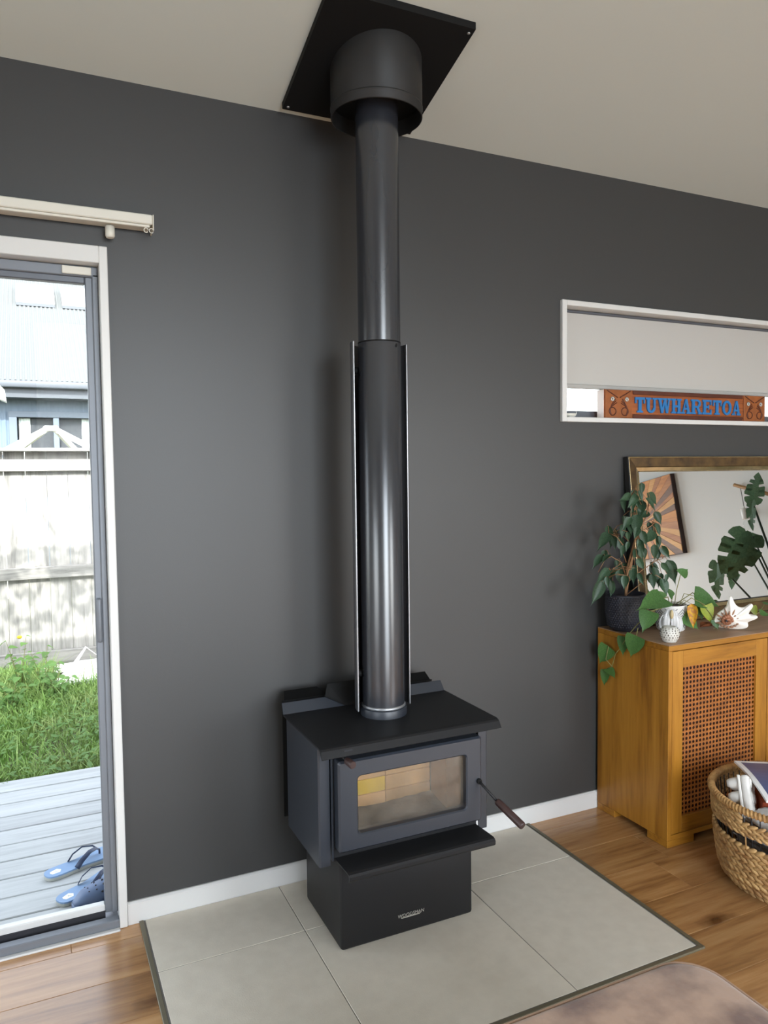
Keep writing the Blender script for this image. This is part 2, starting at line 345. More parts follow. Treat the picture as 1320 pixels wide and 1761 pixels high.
struct('wall_back', wall_grid([X0 - .12, -2.212, .217, WX[0], WX[1], X1 + .12], [-.1, WX[2], WX[3], 2.16, ZC + .02], [(-2.212, .217, -.1, 2.16), WX], lambda u, w, s: (u, .012 if s == 0 else .13, w)), M['wall'])
struct('wall_front', wall_grid([X0 - .12, .05, 1.75, 2.9, 4.5, X1 + .12], [-.1, 0, .35, 2.35, 2.9, ceil_z(Y0) + .05], [(.05, 1.75, 0, .35), (.05, 1.75, .35, 2.35), (.05, 1.75, 2.35, 2.9), (2.9, 4.5, .35, 2.35)], lambda u, w, s: (u, Y0 if s == 0 else Y0 - .12, w)), M['white_wall'])
def slope_top(us, holes, x, xo):
    ws = [-.1, .4, 2.2, 2.69]
    mb = wall_grid(us, ws, holes, lambda u, w, s: (x if s == 0 else xo, u, w))
    return mb
struct('wall_left', slope_top([Y0 - .12, -4.1, -1.9, .13], [(-4.1, -1.9, .4, 2.2)], X0, X0 - .12).prism([(X0, .13, 2.69), (X0, Y0 - .12, 2.69), (X0, Y0 - .12, ceil_z(Y0 - .12) + .02), (X0, .13, ceil_z(.13) + .08)], (-.12, 0, 0)), M['white_wall'])
struct('wall_right', MB().prism([(X1, .13, -.1), (X1, Y0 - .12, -.1), (X1, Y0 - .12, ceil_z(Y0 - .12) + .02), (X1, .13, ceil_z(.13) + .08)], (.12, 0, 0)), M['white_wall'])
struct('ceiling', MB().prism([(X0 - .12, .012, ceil_z(.012)), (X0 - .12, Y0 - .12, ceil_z(Y0 - .12)), (X0 - .12, Y0 - .12, ceil_z(Y0 - .12) + .06), (X0 - .12, .012, ceil_z(.012) + .06)], (X1 - X0 + .24, 0, 0)), M['ceiling'])
roof = struct('trim_1', MB().prism([(X0 - .4, .62, ceil_z(.62) + .16), (X0 - .4, Y0 - .6, ceil_z(Y0 - .6) + .16), (X0 - .4, Y0 - .6, ceil_z(Y0 - .6) + .28), (X0 - .4, .62, ceil_z(.62) + .28)], (X1 - X0 + .8, 0, 0)), M['gutter'])
# floor of oak planks
floor = struct_root('floor', (0, 0, 0))
obj('subfloor', MB().box(X0, X1, Y0, .13, -.10, -.013), M['grout'], floor)
y = -.07 + .19; row = 0
while y > Y0:
    ya, yb = max(y - .19, Y0), min(y, .012)
    x = X0 - random.uniform(0, 1.2)
    joints = {2: 2.132}.get(row)
    while x < X1:
        xe = x + random.choice((1.2, 1.5, 1.9))
        if joints and x < joints < xe + .4: xe = joints; joints = None
        a, b = max(x, X0), min(xe, X1)
        if b - a > .03: obj('plank', MB().rbox(a + .0004, b - .0004, ya + .0004, yb - .0004, -.0125, 0, .0011), M['oak_floor'], floor)
        x = xe
    y -= .19; row += 1
# baseboards
def bboard(name, x0, x1):
    struct(name, MB().prism([(x0, .0, .0005), (x0, .012, .0005), (x0, .012, .074), (x0, .006, .074), (x0, .0, .069)], (x1 - x0, 0, 0)), M['trim'])
bboard('baseboard_back', .231, X1 - .012)
struct('baseboard_right', MB().rbox(X1 - .012, X1, Y0 + .01, -.001, .0005, .074, .003), M['trim'])

# ------------------------------------------------------------------ sliding glass door
door = struct_root('door_1', (-1.0, .05, 0))
obj('frame', MB().rbox(.205, .230, -.006, .130, 0, 2.176, .002), M['trim'], door)
obj('frame', MB().rbox(-2.225, -2.200, -.006, .130, 0, 2.176, .002), M['trim'], door)
obj('frame', MB().rbox(-2.2, .205, -.006, .130, 2.124, 2.176, .002), M['trim'], door)
obj('head_track', MB().rbox(-2.2, .205, .045, .125, 2.090, 2.123, .003).box(-2.2, .203, .058, .064, 2.080, 2.089), M['alu'], door)
obj('jamb_track', MB().rbox(.186, .205, .045, .125, .03, 2.10, .003), M['alu'], door)
obj('sill_track', MB().rbox(-2.2, .205, -.004, .030, -.012, .030, .003).box(-2.2, .205, .030, .125, -.012, .012), M['alu'], door)
obj('threshold', MB().rbox(-2.2, .205, -.022, -.004, -.001, .006, .002), M['trim'], door)
obj('corner_block', MB().rbox(.10, .185, .036, .0445, 2.094, 2.118, .002), M['rail_white'], door)
for xa, xb, yy in ((-1.02, .190, .068), (-2.2, -.98, .098)):
    obj('stile', MB().rbox(xb - .024, xb, yy - .014, yy + .014, .030, 2.092, .003), M['alu'], door)
    obj('stile', MB().rbox(xa, xa + .03, yy - .014, yy + .014, .030, 2.092, .003), M['alu'], door)
    obj('top_rail', MB().rbox(xa + .03, xb - .024, yy - .014, yy + .014, 2.07, 2.092, .003), M['alu_dark'], door)
    obj('bottom_rail', MB().rbox(xa + .03, xb - .024, yy - .014, yy + .014, .030, .060, .003), M['trim'], door, label='bottom rail coloured white for the daylight along the sill')  # white stands in for the daylit strip along the sill
    obj('gasket', MB().box(xa + .03, xb - .024, yy - .020, yy - .0145, .014, .040), M['seal'], door)
    obj('glass', MB().box(xa + .028, xb - .022, yy - .003, yy + .003, .055, 2.075), M['glass'], door)
obj('pull_handle', MB().rbox(.168, .186, .040, .0535, .93, 1.075, .008, 3), M['alu'], door)

# ------------------------------------------------------------------ blind head rail over the door
rl = thing('blind_rail', 'cream blind head rail mounted on the dark wall above the glass door', 'blind', (-.9, .012, 2.2))
obj('headrail', MB().rbox(-2.25, .362, -.052, .011, 2.246, 2.276, .003), M['rail_white'], rl)
obj('fascia', MB().rbox(-2.25, .354, -.047, .000, 2.2375, 2.2455, .002), M['rail_white'], rl)
obj('end_cap', MB().rbox(.3625, .366, -.053, .010, 2.228, 2.277, .0015), M['rail_white'], rl)
obj('bracket', MB().tube([(.238, -.026, 2.2325), (.238, -.026, 2.204), (.238, -.026, 2.198)], [.014, .014, .011], 14), M['rail_white'], rl)
for dx in (0, .016):
    obj('hook', MB().tube([(.342 + dx + .0065 * math.cos(a), -.050, 2.227 + .007 * math.sin(a)) for a in [i * PI / 5 for i in range(10)]], .0016, 6), M['rail_white'], rl)

# ------------------------------------------------------------------ small window with roller blind
win = struct_root('window_1', (2.8, .06, 1.68))
wx0, wx1, wz0, wz1 = 1.982, 3.624, 1.667, 2.165
obj('casing', MB().rbox(wx0, wx0 + .024, -.004, .125, wz0, wz1, .002), M['trim'], win)
obj('casing', MB().rbox(wx1 - .024, wx1, -.004, .125, wz0, wz1, .002), M['trim'], win)
obj('casing', MB().rbox(wx0 + .024, wx1 - .024, -.004, .125, wz1 - .022, wz1, .002), M['trim'], win)
obj('sill', MB().rbox(wx0 + .024, wx1 - .024, -.004, .125, wz0, 1.687, .002), M['trim'], win)
obj('sash', MB().box(wx0 + .024, wx1 - .024, .095, .124, 1.687, 1.722).box(wx0 + .024, wx1 - .024, .095, .124, 2.11, 2.143), M['alu_dark'], win)
obj('glass', MB().box(wx0 + .024, wx1 - .024, .107, .112, 1.72, 2.112), M['glass'], win)
bl = thing('roller_blind', 'white roller blind pulled half down in the small high window', 'blind', (2.8, .07, 1.82))
obj('roller_housing', MB().rbox(wx0 + .026, wx1 - .026, .060, .092, 2.130, 2.1425, .003), M['alu_dark'], bl)
obj('fabric', MB().box(wx0 + .030, wx1 - .030, .0655, .067, 1.832, 2.131), M['blind'], bl)
obj('bottom_bar', MB().rbox(wx0 + .030, wx1 - .030, .055, .074, 1.8135, 1.832, .003), M['bar'], bl)
pts = [(2.013, .05, 2.12), (2.013, .048, 1.93), (2.022, .046, 1.88), (2.040, .042, 1.82), (2.062, .036, 1.765), (2.075, .03, 1.725), (2.078, .024, 1.705), (2.066, .02, 1.692), (2.045, .016, 1.6905), (2.03, .016, 1.6905)]
obj('chain', MB().tube(pts, .0014, 6), M['lamp_white'], bl)
dish = thing('saucer', 'small cream saucer on the window sill left of the carved board', 'dish', (2.045, .045, 1.6875))
obj('bowl', MB().lathe([(.0, 0), (.022, 0), (.034, .008), (.038, .016), (.035, .016), (.030, .008), (.0, .004)], (2.047, .045, 1.6875), 28), M['rail_white'], dish)
obj('contents', MB().blob((2.047, .045, 1.697), (.024, .024, .009), 14, 6), M['hyacinth'], dish)

# carved name board on the sill
sg = thing('carved_name_board', 'carved wooden board with blue TUWHARETOA lettering on the window sill', 'sign', (2.73, .05, 1.6875))
obj('board', MB().rbox(2.229, 3.226, .0305, .070, 1.688, 1.812, .003), M['carved'], sg)
obj('board_end', MB().box(2.2265, 2.2288, .031, .0695, 1.690, 1.811), M['lit_end'], sg, label='board end coloured pale for the daylight on it')
obj('border', MB().rbox(2.39, 3.07, .0265, .0303, 1.794, 1.811, .0015), M['carved_dark'], sg)
obj('border', MB().rbox(2.39, 3.07, .0265, .0303, 1.689, 1.708, .0015), M['carved_dark'], sg)
for xa, xb, e1, e2 in ((2.233, 2.383, 2.272, 2.352), (3.077, 3.222, 3.105, 3.190)):
    pn = obj('carved_panel', MB().rbox(xa, xb, .0265, .0303, 1.690, 1.811, .0015), M['carved_light'], sg, label='carved tiki style face panel with shell ring eyes')
    cx = (xa + xb) / 2; g = MB()
    for sgn in (-1, 1):
        for k in range(3):
            g.tube([(cx + sgn * (.012 + .042 * math.sin(t * 2.4) * (1 - .18 * k) + .004 * k), .0262, 1.755 - .055 * t + .008 * k * (1 - t)) for t in [i / 8 for i in range(9)]], .0022, 6)
        g.tube([(cx + sgn * (.066 - .06 * t), .0262, 1.808 - .03 * t) for t in [i / 5 for i in range(6)]], .0026, 6)
        g.tube([(cx + sgn * (.034 + .019 * math.cos(a)), .0262, 1.718 + .017 * math.sin(a)) for a in [i * PI / 6 for i in range(11)]], .0024, 6)
    obj('carved_line', g, M['carved_dark'], pn)
    for ex in (e1, e2):
        ey = obj('eye', MB().lathe([(.0035, 0), (.0095, 0), (.0095, .003), (.0035, .003)], (0, 0, 0), 18, closed=True), M['paua'], pn, local=True)
        ey.data.transform(Matrix.Translation(Vector((ex, .0232, 1.771)) - Vector(sg['_o'])) @ Matrix.Rotation(-PI / 2, 4, 'X'))
def L_(u0, u1, v0, v1): return [(u0, v0), (u1, v0), (u1, v1), (u0, v1)]
def Q_(a, b, c, d): return [a, b, c, d]
def ring(cx, cy, rx, ry, tx, ty, a0, a1, n):
    out = []
    for i in range(n):
        a, b = a0 + (a1 - a0) * i / n, a0 + (a1 - a0) * (i + 1) / n
        out.append([(cx + rx * math.cos(a), cy + ry * math.sin(a)), (cx + rx * math.cos(b), cy + ry * math.sin(b)), (cx + (rx - tx) * math.cos(b), cy + (ry - ty) * math.sin(b)), (cx + (rx - tx) * math.cos(a), cy + (ry - ty) * math.sin(a))])
    return out
GLY = {
 'T': [L_(.36, .64, 0, 1), L_(.04, .96, .84, 1), L_(.04, .16, .6, .84), L_(.84, .96, .6, .84), L_(.22, .78, 0, .12)],
 'U': [L_(.12, .36, .3, 1), L_(.70, .86, .3, 1), L_(.0, .48, .88, 1), L_(.58, 1, .88, 1)] + ring(.49, .32, .37, .33, .22, .16, PI, 2 * PI, 10),
 'W': [Q_((.06, 1), (.26, 1), (.42, 0), (.28, 0)), Q_((.42, 0), (.28, 0), (.46, .8), (.58, .8)), Q_((.44, 1), (.62, 1), (.78, 0), (.64, 0)), Q_((.78, 0), (.64, 0), (.82, 1), (.92, 1)), L_(0, .36, .88, 1), L_(.38, .68, .88, 1), L_(.72, 1, .88, 1)],
 'H': [L_(.12, .36, 0, 1), L_(.64, .88, 0, 1), L_(.3, .7, .42, .56), L_(0, .46, .88, 1), L_(.54, 1, .88, 1), L_(0, .46, 0, .12), L_(.54, 1, 0, .12)],
 'A': [Q_((.10, 0), (.24, 0), (.52, 1), (.42, 1)), Q_((.66, 0), (.92, 0), (.62, 1), (.42, 1)), L_(.28, .74, .28, .4), L_(0, .38, 0, .12), L_(.56, 1, 0, .12)],
 'R': [L_(.1, .34, 0, 1), L_(0, .6, .88, 1), L_(.3, .6, .44, .56), L_(0, .44, 0, .12), Q_((.46, .5), (.68, .5), (.96, 0), (.72, 0)), L_(.66, 1, 0, .12)] + ring(.56, .72, .34, .28, .22, .13, -PI / 2, PI / 2, 8),
 'E': [L_(.1, .36, 0, 1), L_(0, .94, .87, 1), L_(0, .96, 0, .13), L_(.3, .68, .44, .57), L_(.82, .94, .66, .9), L_(.84, .96, .1, .34), L_(.6, .7, .34, .66)],
 'O': ring(.5, .5, .5, .51, .25, .16, 0, 2 * PI, 24)}
LET = [(2.398, 2.459), (2.461, 2.528), (2.530, 2.611), (2.613, 2.675), (2.673, 2.733), (2.734, 2.803), (2.806, 2.866), (2.870, 2.930), (2.934, 2.994), (2.997, 3.055)]
for ch, (a, b) in zip('TUWHARETOA', LET):
    mb = MB()
    for i, q in enumerate(GLY[ch]):
        e = .00004 * i
        mb.prism([(a + u * (b - a), .0250 + e, 1.716 + v * .067) for u, v in q], (0, .0055, 0))
    obj('letter', mb, M['blue_paint'], sg)

# ------------------------------------------------------------------ hearth of six stone tiles with metal edge
he = thing('tiled_hearth', 'grey stone tiled hearth with bronze metal edging under the wood stove', 'hearth', (1.036, -.45, 0))
obj('grout', MB().box(.279, 1.800, -.890, -.0005, .0006, .0046), M['grout'], he)
for xa, xb in ((.283, .739), (.739, 1.338), (1.338, 1.796)):
    for ya, yb in ((-.288, -.0006), (-.887, -.288)):
        obj('tile', MB().rbox(xa + .0012, xb - .0012, ya + .0012, yb - .0012, .001, .006, .0012), M['tile'], he)
obj('edge_trim', MB().rbox(.265, .2785, -.904, -.0005, .0004, .0075, .001), M['hearth_trim'], he)
obj('edge_trim', MB().rbox(1.8005, 1.814, -.904, -.0005, .0004, .0075, .001), M['hearth_trim'], he)
obj('edge_trim', MB().rbox(.279, 1.800, -.904, -.8905, .0004, .0075, .001), M['hearth_trim'], he)

# ------------------------------------------------------------------ wood stove
HZ = .0062
st = thing('wood_stove', 'charcoal freestanding wood burning stove with glass door on tiled hearth', 'stove', (1.036, -.28, HZ))
ped = obj('pedestal', MB().rbox(.803, 1.270, -.440, -.115, HZ, .300, .010, 3), M['stove_black'], st)
# badge lettering
cu = bpy.data.curves.new('badge', 'FONT'); cu.body = 'WOODSMAN'; cu.size = .0222; cu.extrude = .0007; cu.align_x = 'CENTER'; cu.align_y = 'CENTER'; cu.shear = .12; cu.resolution_u = 2; cu.space_character = 1.0
fo = bpy.data.objects.new('badge_font', cu); COL.objects.link(fo)
dg = bpy.context.evaluated_depsgraph_get(); dg.update()
fm = bpy.data.meshes.new_from_object(fo.evaluated_get(dg)); bpy.data.objects.remove(fo)
wmax = max(v.co.x for v in fm.vertices) - min(v.co.x for v in fm.vertices)
fm.transform(Matrix.Translation(Vector((1.041, -.4412, .0655)) - Vector(st['_o'])) @ Matrix.Rotation(PI / 2, 4, 'X') @ Matrix.Scale(.093 / wmax, 4))
mbb = MB().add([v.co[:] for v in fm.vertices], [tuple(p.vertices) for p in fm.polygons])
off = [tuple(Vector(p) - Vector(st['_o'])) for p in [(1.008, -.4405, .0575), (1.070, -.4405, .0575), (1.076, -.4405, .0605), (1.004, -.4405, .0605)]]
mbb.prism(off, (0, -.0015, 0))
obj('badge', mbb, M['silver'], ped, local=True, label='silver raised lettering badge', fixn=False)
# casing side panels wrap round to the front
for sx in (-1, 1):
    X = lambda d: 1.036 + sx * d
    mb = MB()
    mb.prism([(X(.297), -.130, .282), (X(.297), -.430, .282), (X(.292), -.435, .282), (X(.262), -.435, .282), (X(.262), -.431, .282), (X(.289), -.431, .282), (X(.292), -.427, .282), (X(.292), -.130, .282)], (0, 0, .374))
    obj('side_panel', mb, M['stove'], st)
    obj('front_column', MB().rbox(min(X(.236), X(.256)), max(X(.236), X(.256)), -.432, -.38, .290, .645, .003), M['stove'], st)
obj('back_panel', MB().box(.745, 1.327, -.134, -.130, .285, .655), M['stove_black'], st)
# steel firebox with front opening
fx0, fx1, fz0, fz1 = .786, 1.286, .292, .645
fb = MB()
ox0, ox1, oz0, oz1 = .832, 1.242, .358, .585
for a, b, c, d in ((fx0, ox0, fz0, fz1), (ox1, fx1, fz0, fz1), (ox0, ox1, fz0, oz0), (ox0, ox1, oz1, fz1)): fb.box(a, b, -.434, -.428, c, d)
fb.box(fx0, fx1, -.428, -.15, fz0, .300).box(fx0, fx1, -.428, -.15, .637, fz1).box(fx0, fx0 + .006, -.428, -.15, .3, .637).box(fx1 - .006, fx1, -.428, -.15, .3, .637).box(fx0, fx1, -.156, -.15, .3, .637)
obj('firebox', fb, M['stove_black'], st)
bxs = [.800, .920, 1.075, 1.2515]
for i in range(3):
    for j, (za, zb) in enumerate(((.302, .360), (.3615, .412), (.4135, .520), (.5215, .634))):
        y_ = M['brick_yellow'] if (i == 1 and j == 1) else M['brick']  # one brick of the back wall is coloured yellow
        obj('firebrick', MB().rbox(bxs[i] + .0008, bxs[i + 1] - .0008, -.186, -.158, za, zb, .002), y_, st, label='firebrick coloured yellow' if y_ is M['brick_yellow'] else None)
for xa, xb in ((.793, .8195), (1.2525, 1.279)):
    for ya, yb in ((-.300, -.187), (-.425, -.301)):
        obj('firebrick', MB().rbox(xa, xb, ya, yb, .302, .634, .002), M['brick_brown'], st)
am = MB(); nx, ny = 22, 14
for j in range(ny + 1):
    for i in range(nx + 1):
        u, v = i / nx, j / ny
        am.v.append((.8205 + u * .431, -.42 + v * .232, .308 + .010 * v + .016 * math.exp(-((u - .72) / .2) ** 2 - ((v - .8) / .35) ** 2) + .006 * math.sin(9 * u + 5 * v) + random.uniform(-.002, .002)))
for j in range(ny):
    for i in range(nx): a = j * (nx + 1) + i; am.f.append((a, a + 1, a + nx + 2, a + nx + 1)); am.sm.append(True)
n0 = len(am.v)
obj('ash_bed', am, M['ash'], st)
# door: slab with rounded window
dx0, dx1, dz0, dz1, dy0, dy1 = .787, 1.285, .333, .612, -.478, -.440
def rrect(x0, x1, z0, z1, r, n=6):
    out = []
    for cx, cz, a0 in ((x1 - r, z1 - r, 0), (x0 + r, z1 - r, PI / 2), (x0 + r, z0 + r, PI), (x1 - r, z0 + r, 1.5 * PI)):
        out += [(cx + r * math.cos(a0 + PI / 2 * i / n), cz + r * math.sin(a0 + PI / 2 * i / n)) for i in range(n + 1)]
    return out
oc = rrect(dx0, dx1, dz0, dz1, .008); ob = rrect(dx0 + .006, dx1 - .006, dz0 + .006, dz1 - .006, .006)
ic = rrect(.846, 1.231, .378, .563, .014); ib = rrect(.850, 1.227, .382, .559, .012)
dm = MB(); n = len(oc)
dm.v = [(x, dy1, z) for x, z in oc] + [(x, dy0 + .006, z) for x, z in oc] + [(x, dy0, z) for x, z in ob] + [(x, dy0, z) for x, z in ic] + [(x, dy0 + .004, z) for x, z in ib] + [(x, dy1, z) for x, z in ib]
for k in range(6):
    for i in range(n): dm.f.append((k * n + i, k * n + (i + 1) % n, ((k + 1) % 6) * n + (i + 1) % n, ((k + 1) % 6) * n + i)); dm.sm.append(False)
sd = obj('door', dm, M['stove'], st)
obj('glass_pane', MB().box(.840, 1.237, -.4555, -.4515, .372, .569), M['stove_glass'], sd, label='smoke hazed glass pane')
hb = Vector((1.272, -.478, .468)); h1 = Vector((1.297, -.550, .421)); h2 = Vector((1.326, -.645, .376))
obj('handle_boss', MB().tube([hb + Vector((0, .004, 0)), hb + Vector((.0, -.008, -.002))], .0085, 16), M['black_plate'], sd)
obj('handle_rod', MB().tube([hb, hb + Vector((.003, -.016, -.008)), h1], .0042, 10), M['stove_black'], sd)
obj('handle_grip', MB().tube([h1 - (h2 - h1).normalized() * .004, h1, h1 + (h2 - h1) * .06, h2 - (h2 - h1) * .04, h2], [.0085, .0112, .0118, .0124, .0108], 16), M['brown_grip'], sd, label='dark brown turned grip')
obj('air_control_rod', MB().tube([(.803, -.36, .6235), (.806, -.505, .6235)], .004, 10), M['stove_black'], st)
obj('air_control_knob', MB().tube([(.806, -.498, .6235), (.8065, -.502, .6235), (.8075, -.540, .6235), (.808, -.543, .6235)], [.009, .0108, .0112, .0095], 16), M['brown_grip'], st, label='dark brown air control knob')
# ash lip with rolled front
al = MB(); prof = [(-.434, .298), (-.434, .3025), (-.540, .3065), (-.548, .304), (-.553, .298), (-.553, .289), (-.550, .283), (-.5465, .2845), (-.549, .290), (-.549, .297), (-.545, .301), (-.538, .302)]
al.prism([(.787, yy, z) for yy, z in prof], (.500, 0, 0))
obj('ash_lip', al, M['stove_black'], st)
# top plate folded down at the front
tp = MB(); prof = [(-.132, .6585), (-.132, .664), (-.474, .664), (-.484, .6615), (-.490, .657), (-.503, .638), (-.4995, .6355), (-.486, .654), (-.481, .6575), (-.473, .6585)]
tp.prism([(.728, yy, z) for yy, z in prof], (.616, 0, 0))
top = obj('top_plate', tp, M['stove_black'], st)
obj('slot', MB().prism([(.800, -.4940, .6528), (.826, -.4940, .6528), (.826, -.4968, .6488), (.800, -.4968, .6488)], (0, -.0006, .0004)), M['seal'], top)
def plate(pts, t, d): return MB().prism(pts, Vector(d) * t)
obj('rear_rim', plate([(.728, -.132, .661), (.955, -.132, .661), (.885, -.108, .694), (.731, -.108, .694)], .003, (0, .6, .6)), M['stove'], st)
obj('rear_rim', plate([(1.344, -.132, .661), (1.145, -.132, .661), (1.195, -.108, .694), (1.341, -.108, .694)], .003, (0, .6, .6)), M['stove'], st)
obj('flue_skirt', plate([(.885, -.110, .698), (.955, -.134, .661), (1.145, -.134, .661), (1.195, -.110, .698), (1.185, -.092, .735), (.90, -.092, .735)], .003, (0, .6, .6)), M['black_plate'], st)
obj('rear_shield', MB().box(.745, 1.327, -.066, -.062, .285, .690), M['black_plate'], st)
obj('rear_shield_flange', plate([(.752, -.064, .690), (.91, -.064, .690), (.88, -.040, .714), (.760, -.040, .714)], .003, (0, .6, .6)), M['black_plate'], st)
obj('rear_shield_flange', plate([(1.320, -.064, .690), (1.18, -.064, .690), (1.20, -.040, .714), (1.312, -.040, .714)], .003, (0, .6, .6)), M['black_plate'], st)
obj('shield_standoff', MB().box(.80, .82, -.130, -.066, .56, .58), M['black_plate'], st)
obj('shield_standoff', MB().box(1.25, 1.27, -.130, -.066, .56, .58), M['black_plate'], st)
obj('flue_collar', MB().lathe([(.0775, .664), (.0775, .688), (.0765, .690), (.070, .690)], (1.036, -.263, 0), 48), M['stove'], st)

# ------------------------------------------------------------------ flue, flue shield, ceiling plate
FX, FY = 1.036, -.263
fl = thing('flue_pipe', 'black round flue pipe rising from the stove to the ceiling', 'pipe', (FX, FY, .69))
lo = obj('lower_section', MB().lathe([(.0703, .6905), (.0703, 1.884), (.0690, 1.886), (.0690, 1.87)], (FX, FY, 0), 64), M['flue'], fl)
obj('base_ring', MB().lathe([(.0703, .690), (.0735, .692), (.0735, .697), (.0703, .700)], (FX, FY, 0), 64), M['flue_edge'], lo)
obj('upper_section', MB().lathe([(.0688, 1.87), (.0688, 2.95)], (FX, FY, 0), 64), M['flue'], fl)
obj('seam_ring', MB().lathe([(.0690, 1.8862), (.0700, 1.8862), (.0700, 1.889), (.0688, 1.889)], (FX, FY, 0), 64), M['black_plate'], fl)
a = math.radians(-64)
obj('rivet', MB().blob((FX + .0702 * math.cos(a), FY + .0702 * math.sin(a), 1.874), (.004, .004, .006), 10, 6), M['black_plate'], fl)
sh = thing('flue_heat_shield', 'curved steel heat shield with bright edges standing behind the flue pipe', 'heat shield', (FX, FY + .09, .684))
def arc(r, a0, a1, n, z): return [(FX + r * math.cos(a0 + (a1 - a0) * i / n), FY + r * math.sin(a0 + (a1 - a0) * i / n), z) for i in range(n + 1)]
mb = MB(); out_ = arc(.0955, 0, PI, 24, .684); in_ = arc(.0935, 0, PI, 24, .684); m_ = len(out_)
mb.v = out_ + [(x, y, 1.888) for x, y, z in out_] + in_ + [(x, y, 1.888) for x, y, z in in_]
for i in range(m_ - 1):
    for a, b in ((0, m_), (2 * m_, 3 * m_), (0, 2 * m_), (m_, 3 * m_)): mb.f.append((a + i, a + i + 1, b + i + 1, b + i)); mb.sm.append(True)
obj('shell', mb, M['flue_panel'], sh)
for sx in (-1, 1): obj('edge_hem', MB().rbox(FX + sx * .0945 - .0022, FX + sx * .0945 + .0022, FY - .010, FY + .001, .683, 1.889, .0012), M['flue_edge'], sh)
for z in (.80, 1.80):
    for a in (2.75, .39):
        obj('standoff', MB().tube([(FX + .0705 * math.cos(a), FY + .0705 * math.sin(a), z), (FX + .0935 * math.cos(a), FY + .0935 * math.sin(a), z)], .012, 10), M['black_plate'], sh)
cp = thing('ceiling_flue_plate', 'square black ceiling plate with round casing around the top of the flue', 'flue plate', (FX, -.25, 2.75))
sl = lambda y, d: ceil_z(y) - d
pl = MB(); a = (.796, 1.276, -.030, -.478)
top4 = [(a[0], a[2]), (a[1], a[2]), (a[1], a[3]), (a[0], a[3])]
pl.v = [(x, y, sl(y, .0005)) for x, y in top4] + [(x, y, sl(y, .022)) for x, y in top4]; pl.f = [(0, 1, 2, 3), (4, 7, 6, 5), (0, 4, 5, 1), (1, 5, 6, 2), (2, 6, 7, 3), (3, 7, 4, 0)]; pl.sm = [False] * 6
plo = obj('plate', pl, M['black_plate'], cp)
mb = MB(); n = 64; r = .147
for rr, zz in ((r, None), (r, 2.600), (r - .0035, 2.5975), (r - .004, 2.600), (r - .004, None)):
    for k in range(n):
        x, y = FX + rr * math.cos(2 * PI * k / n), FY + rr * math.sin(2 * PI * k / n)
        mb.v.append((x, y, sl(y, .0225) if zz is None else zz))
for i in range(4):
    for k in range(n): mb.f.append((i * n + k, i * n + (k + 1) % n, (i + 1) * n + (k + 1) % n, (i + 1) * n + k)); mb.sm.append(True)
obj('casing', mb, M['casing'], cp)
obj('casing_bead', MB().lathe([(r, 2.622), (r + .0016, 2.624), (r + .0016, 2.628), (r, 2.630)], (FX, FY, 0), 64), M['casing'], cp)
obj('shade_disc', MB().lathe([(.0692, 2.650), (.1428, 2.650)], (FX, FY, 0), 48), M['black_plate'], cp)  # black disc added for the shade inside the casing
for x, y in ((.812, -.045), (1.260, -.045), (1.260, -.462), (.812, -.462)):
    obj('screw', MB().blob((x, y, sl(y, .0235)), (.0055, .0055, .0035), 10, 6), M['screw'], plo)

# ------------------------------------------------------------------ oak sideboard with cane doors
SX0, SX1, SY, SZ = 2.171, 3.790, -.402, .794
sb = thing('sideboard', 'oak sideboard with woven cane door panels standing against the dark wall', 'sideboard', (2.98, -.2, 0))
obj('side_panel', MB().rbox(SX0, SX0 + .019, SY, -.003, .030, SZ - .024, .0015), M['oak'], sb)
obj('side_panel', MB().rbox(SX1 - .019, SX1, SY, -.003, .030, SZ - .024, .0015), M['oak'], sb)
obj('top', MB().rbox(SX0, SX1, SY, -.003, SZ - .0035, SZ, .001), M['oak_top'], sb, label='dusty greyed top surface')
obj('top_board', MB().rbox(SX0, SX1, SY, -.003, SZ - .024, SZ - .0036, .0015), M['oak_h'], sb)
obj('bottom', MB().rbox(SX0 + .0195, SX1 - .0195, SY, -.003, .030, .048, .001), M['oak_h'], sb)
obj('back', MB().box(SX0 + .02, SX1 - .02, -.010, -.004, .05, SZ - .026), M['dark_in'], sb)
for xa, xb in ((SX0, 2.312), (SX1 - .141, SX1)):
    for ya, yb in ((SY, -.296), (-.110, -.004)):
        obj('foot', MB().rbox(xa, xb, ya, yb,   .0006, .0295, .0015), M['oak_h'], sb)
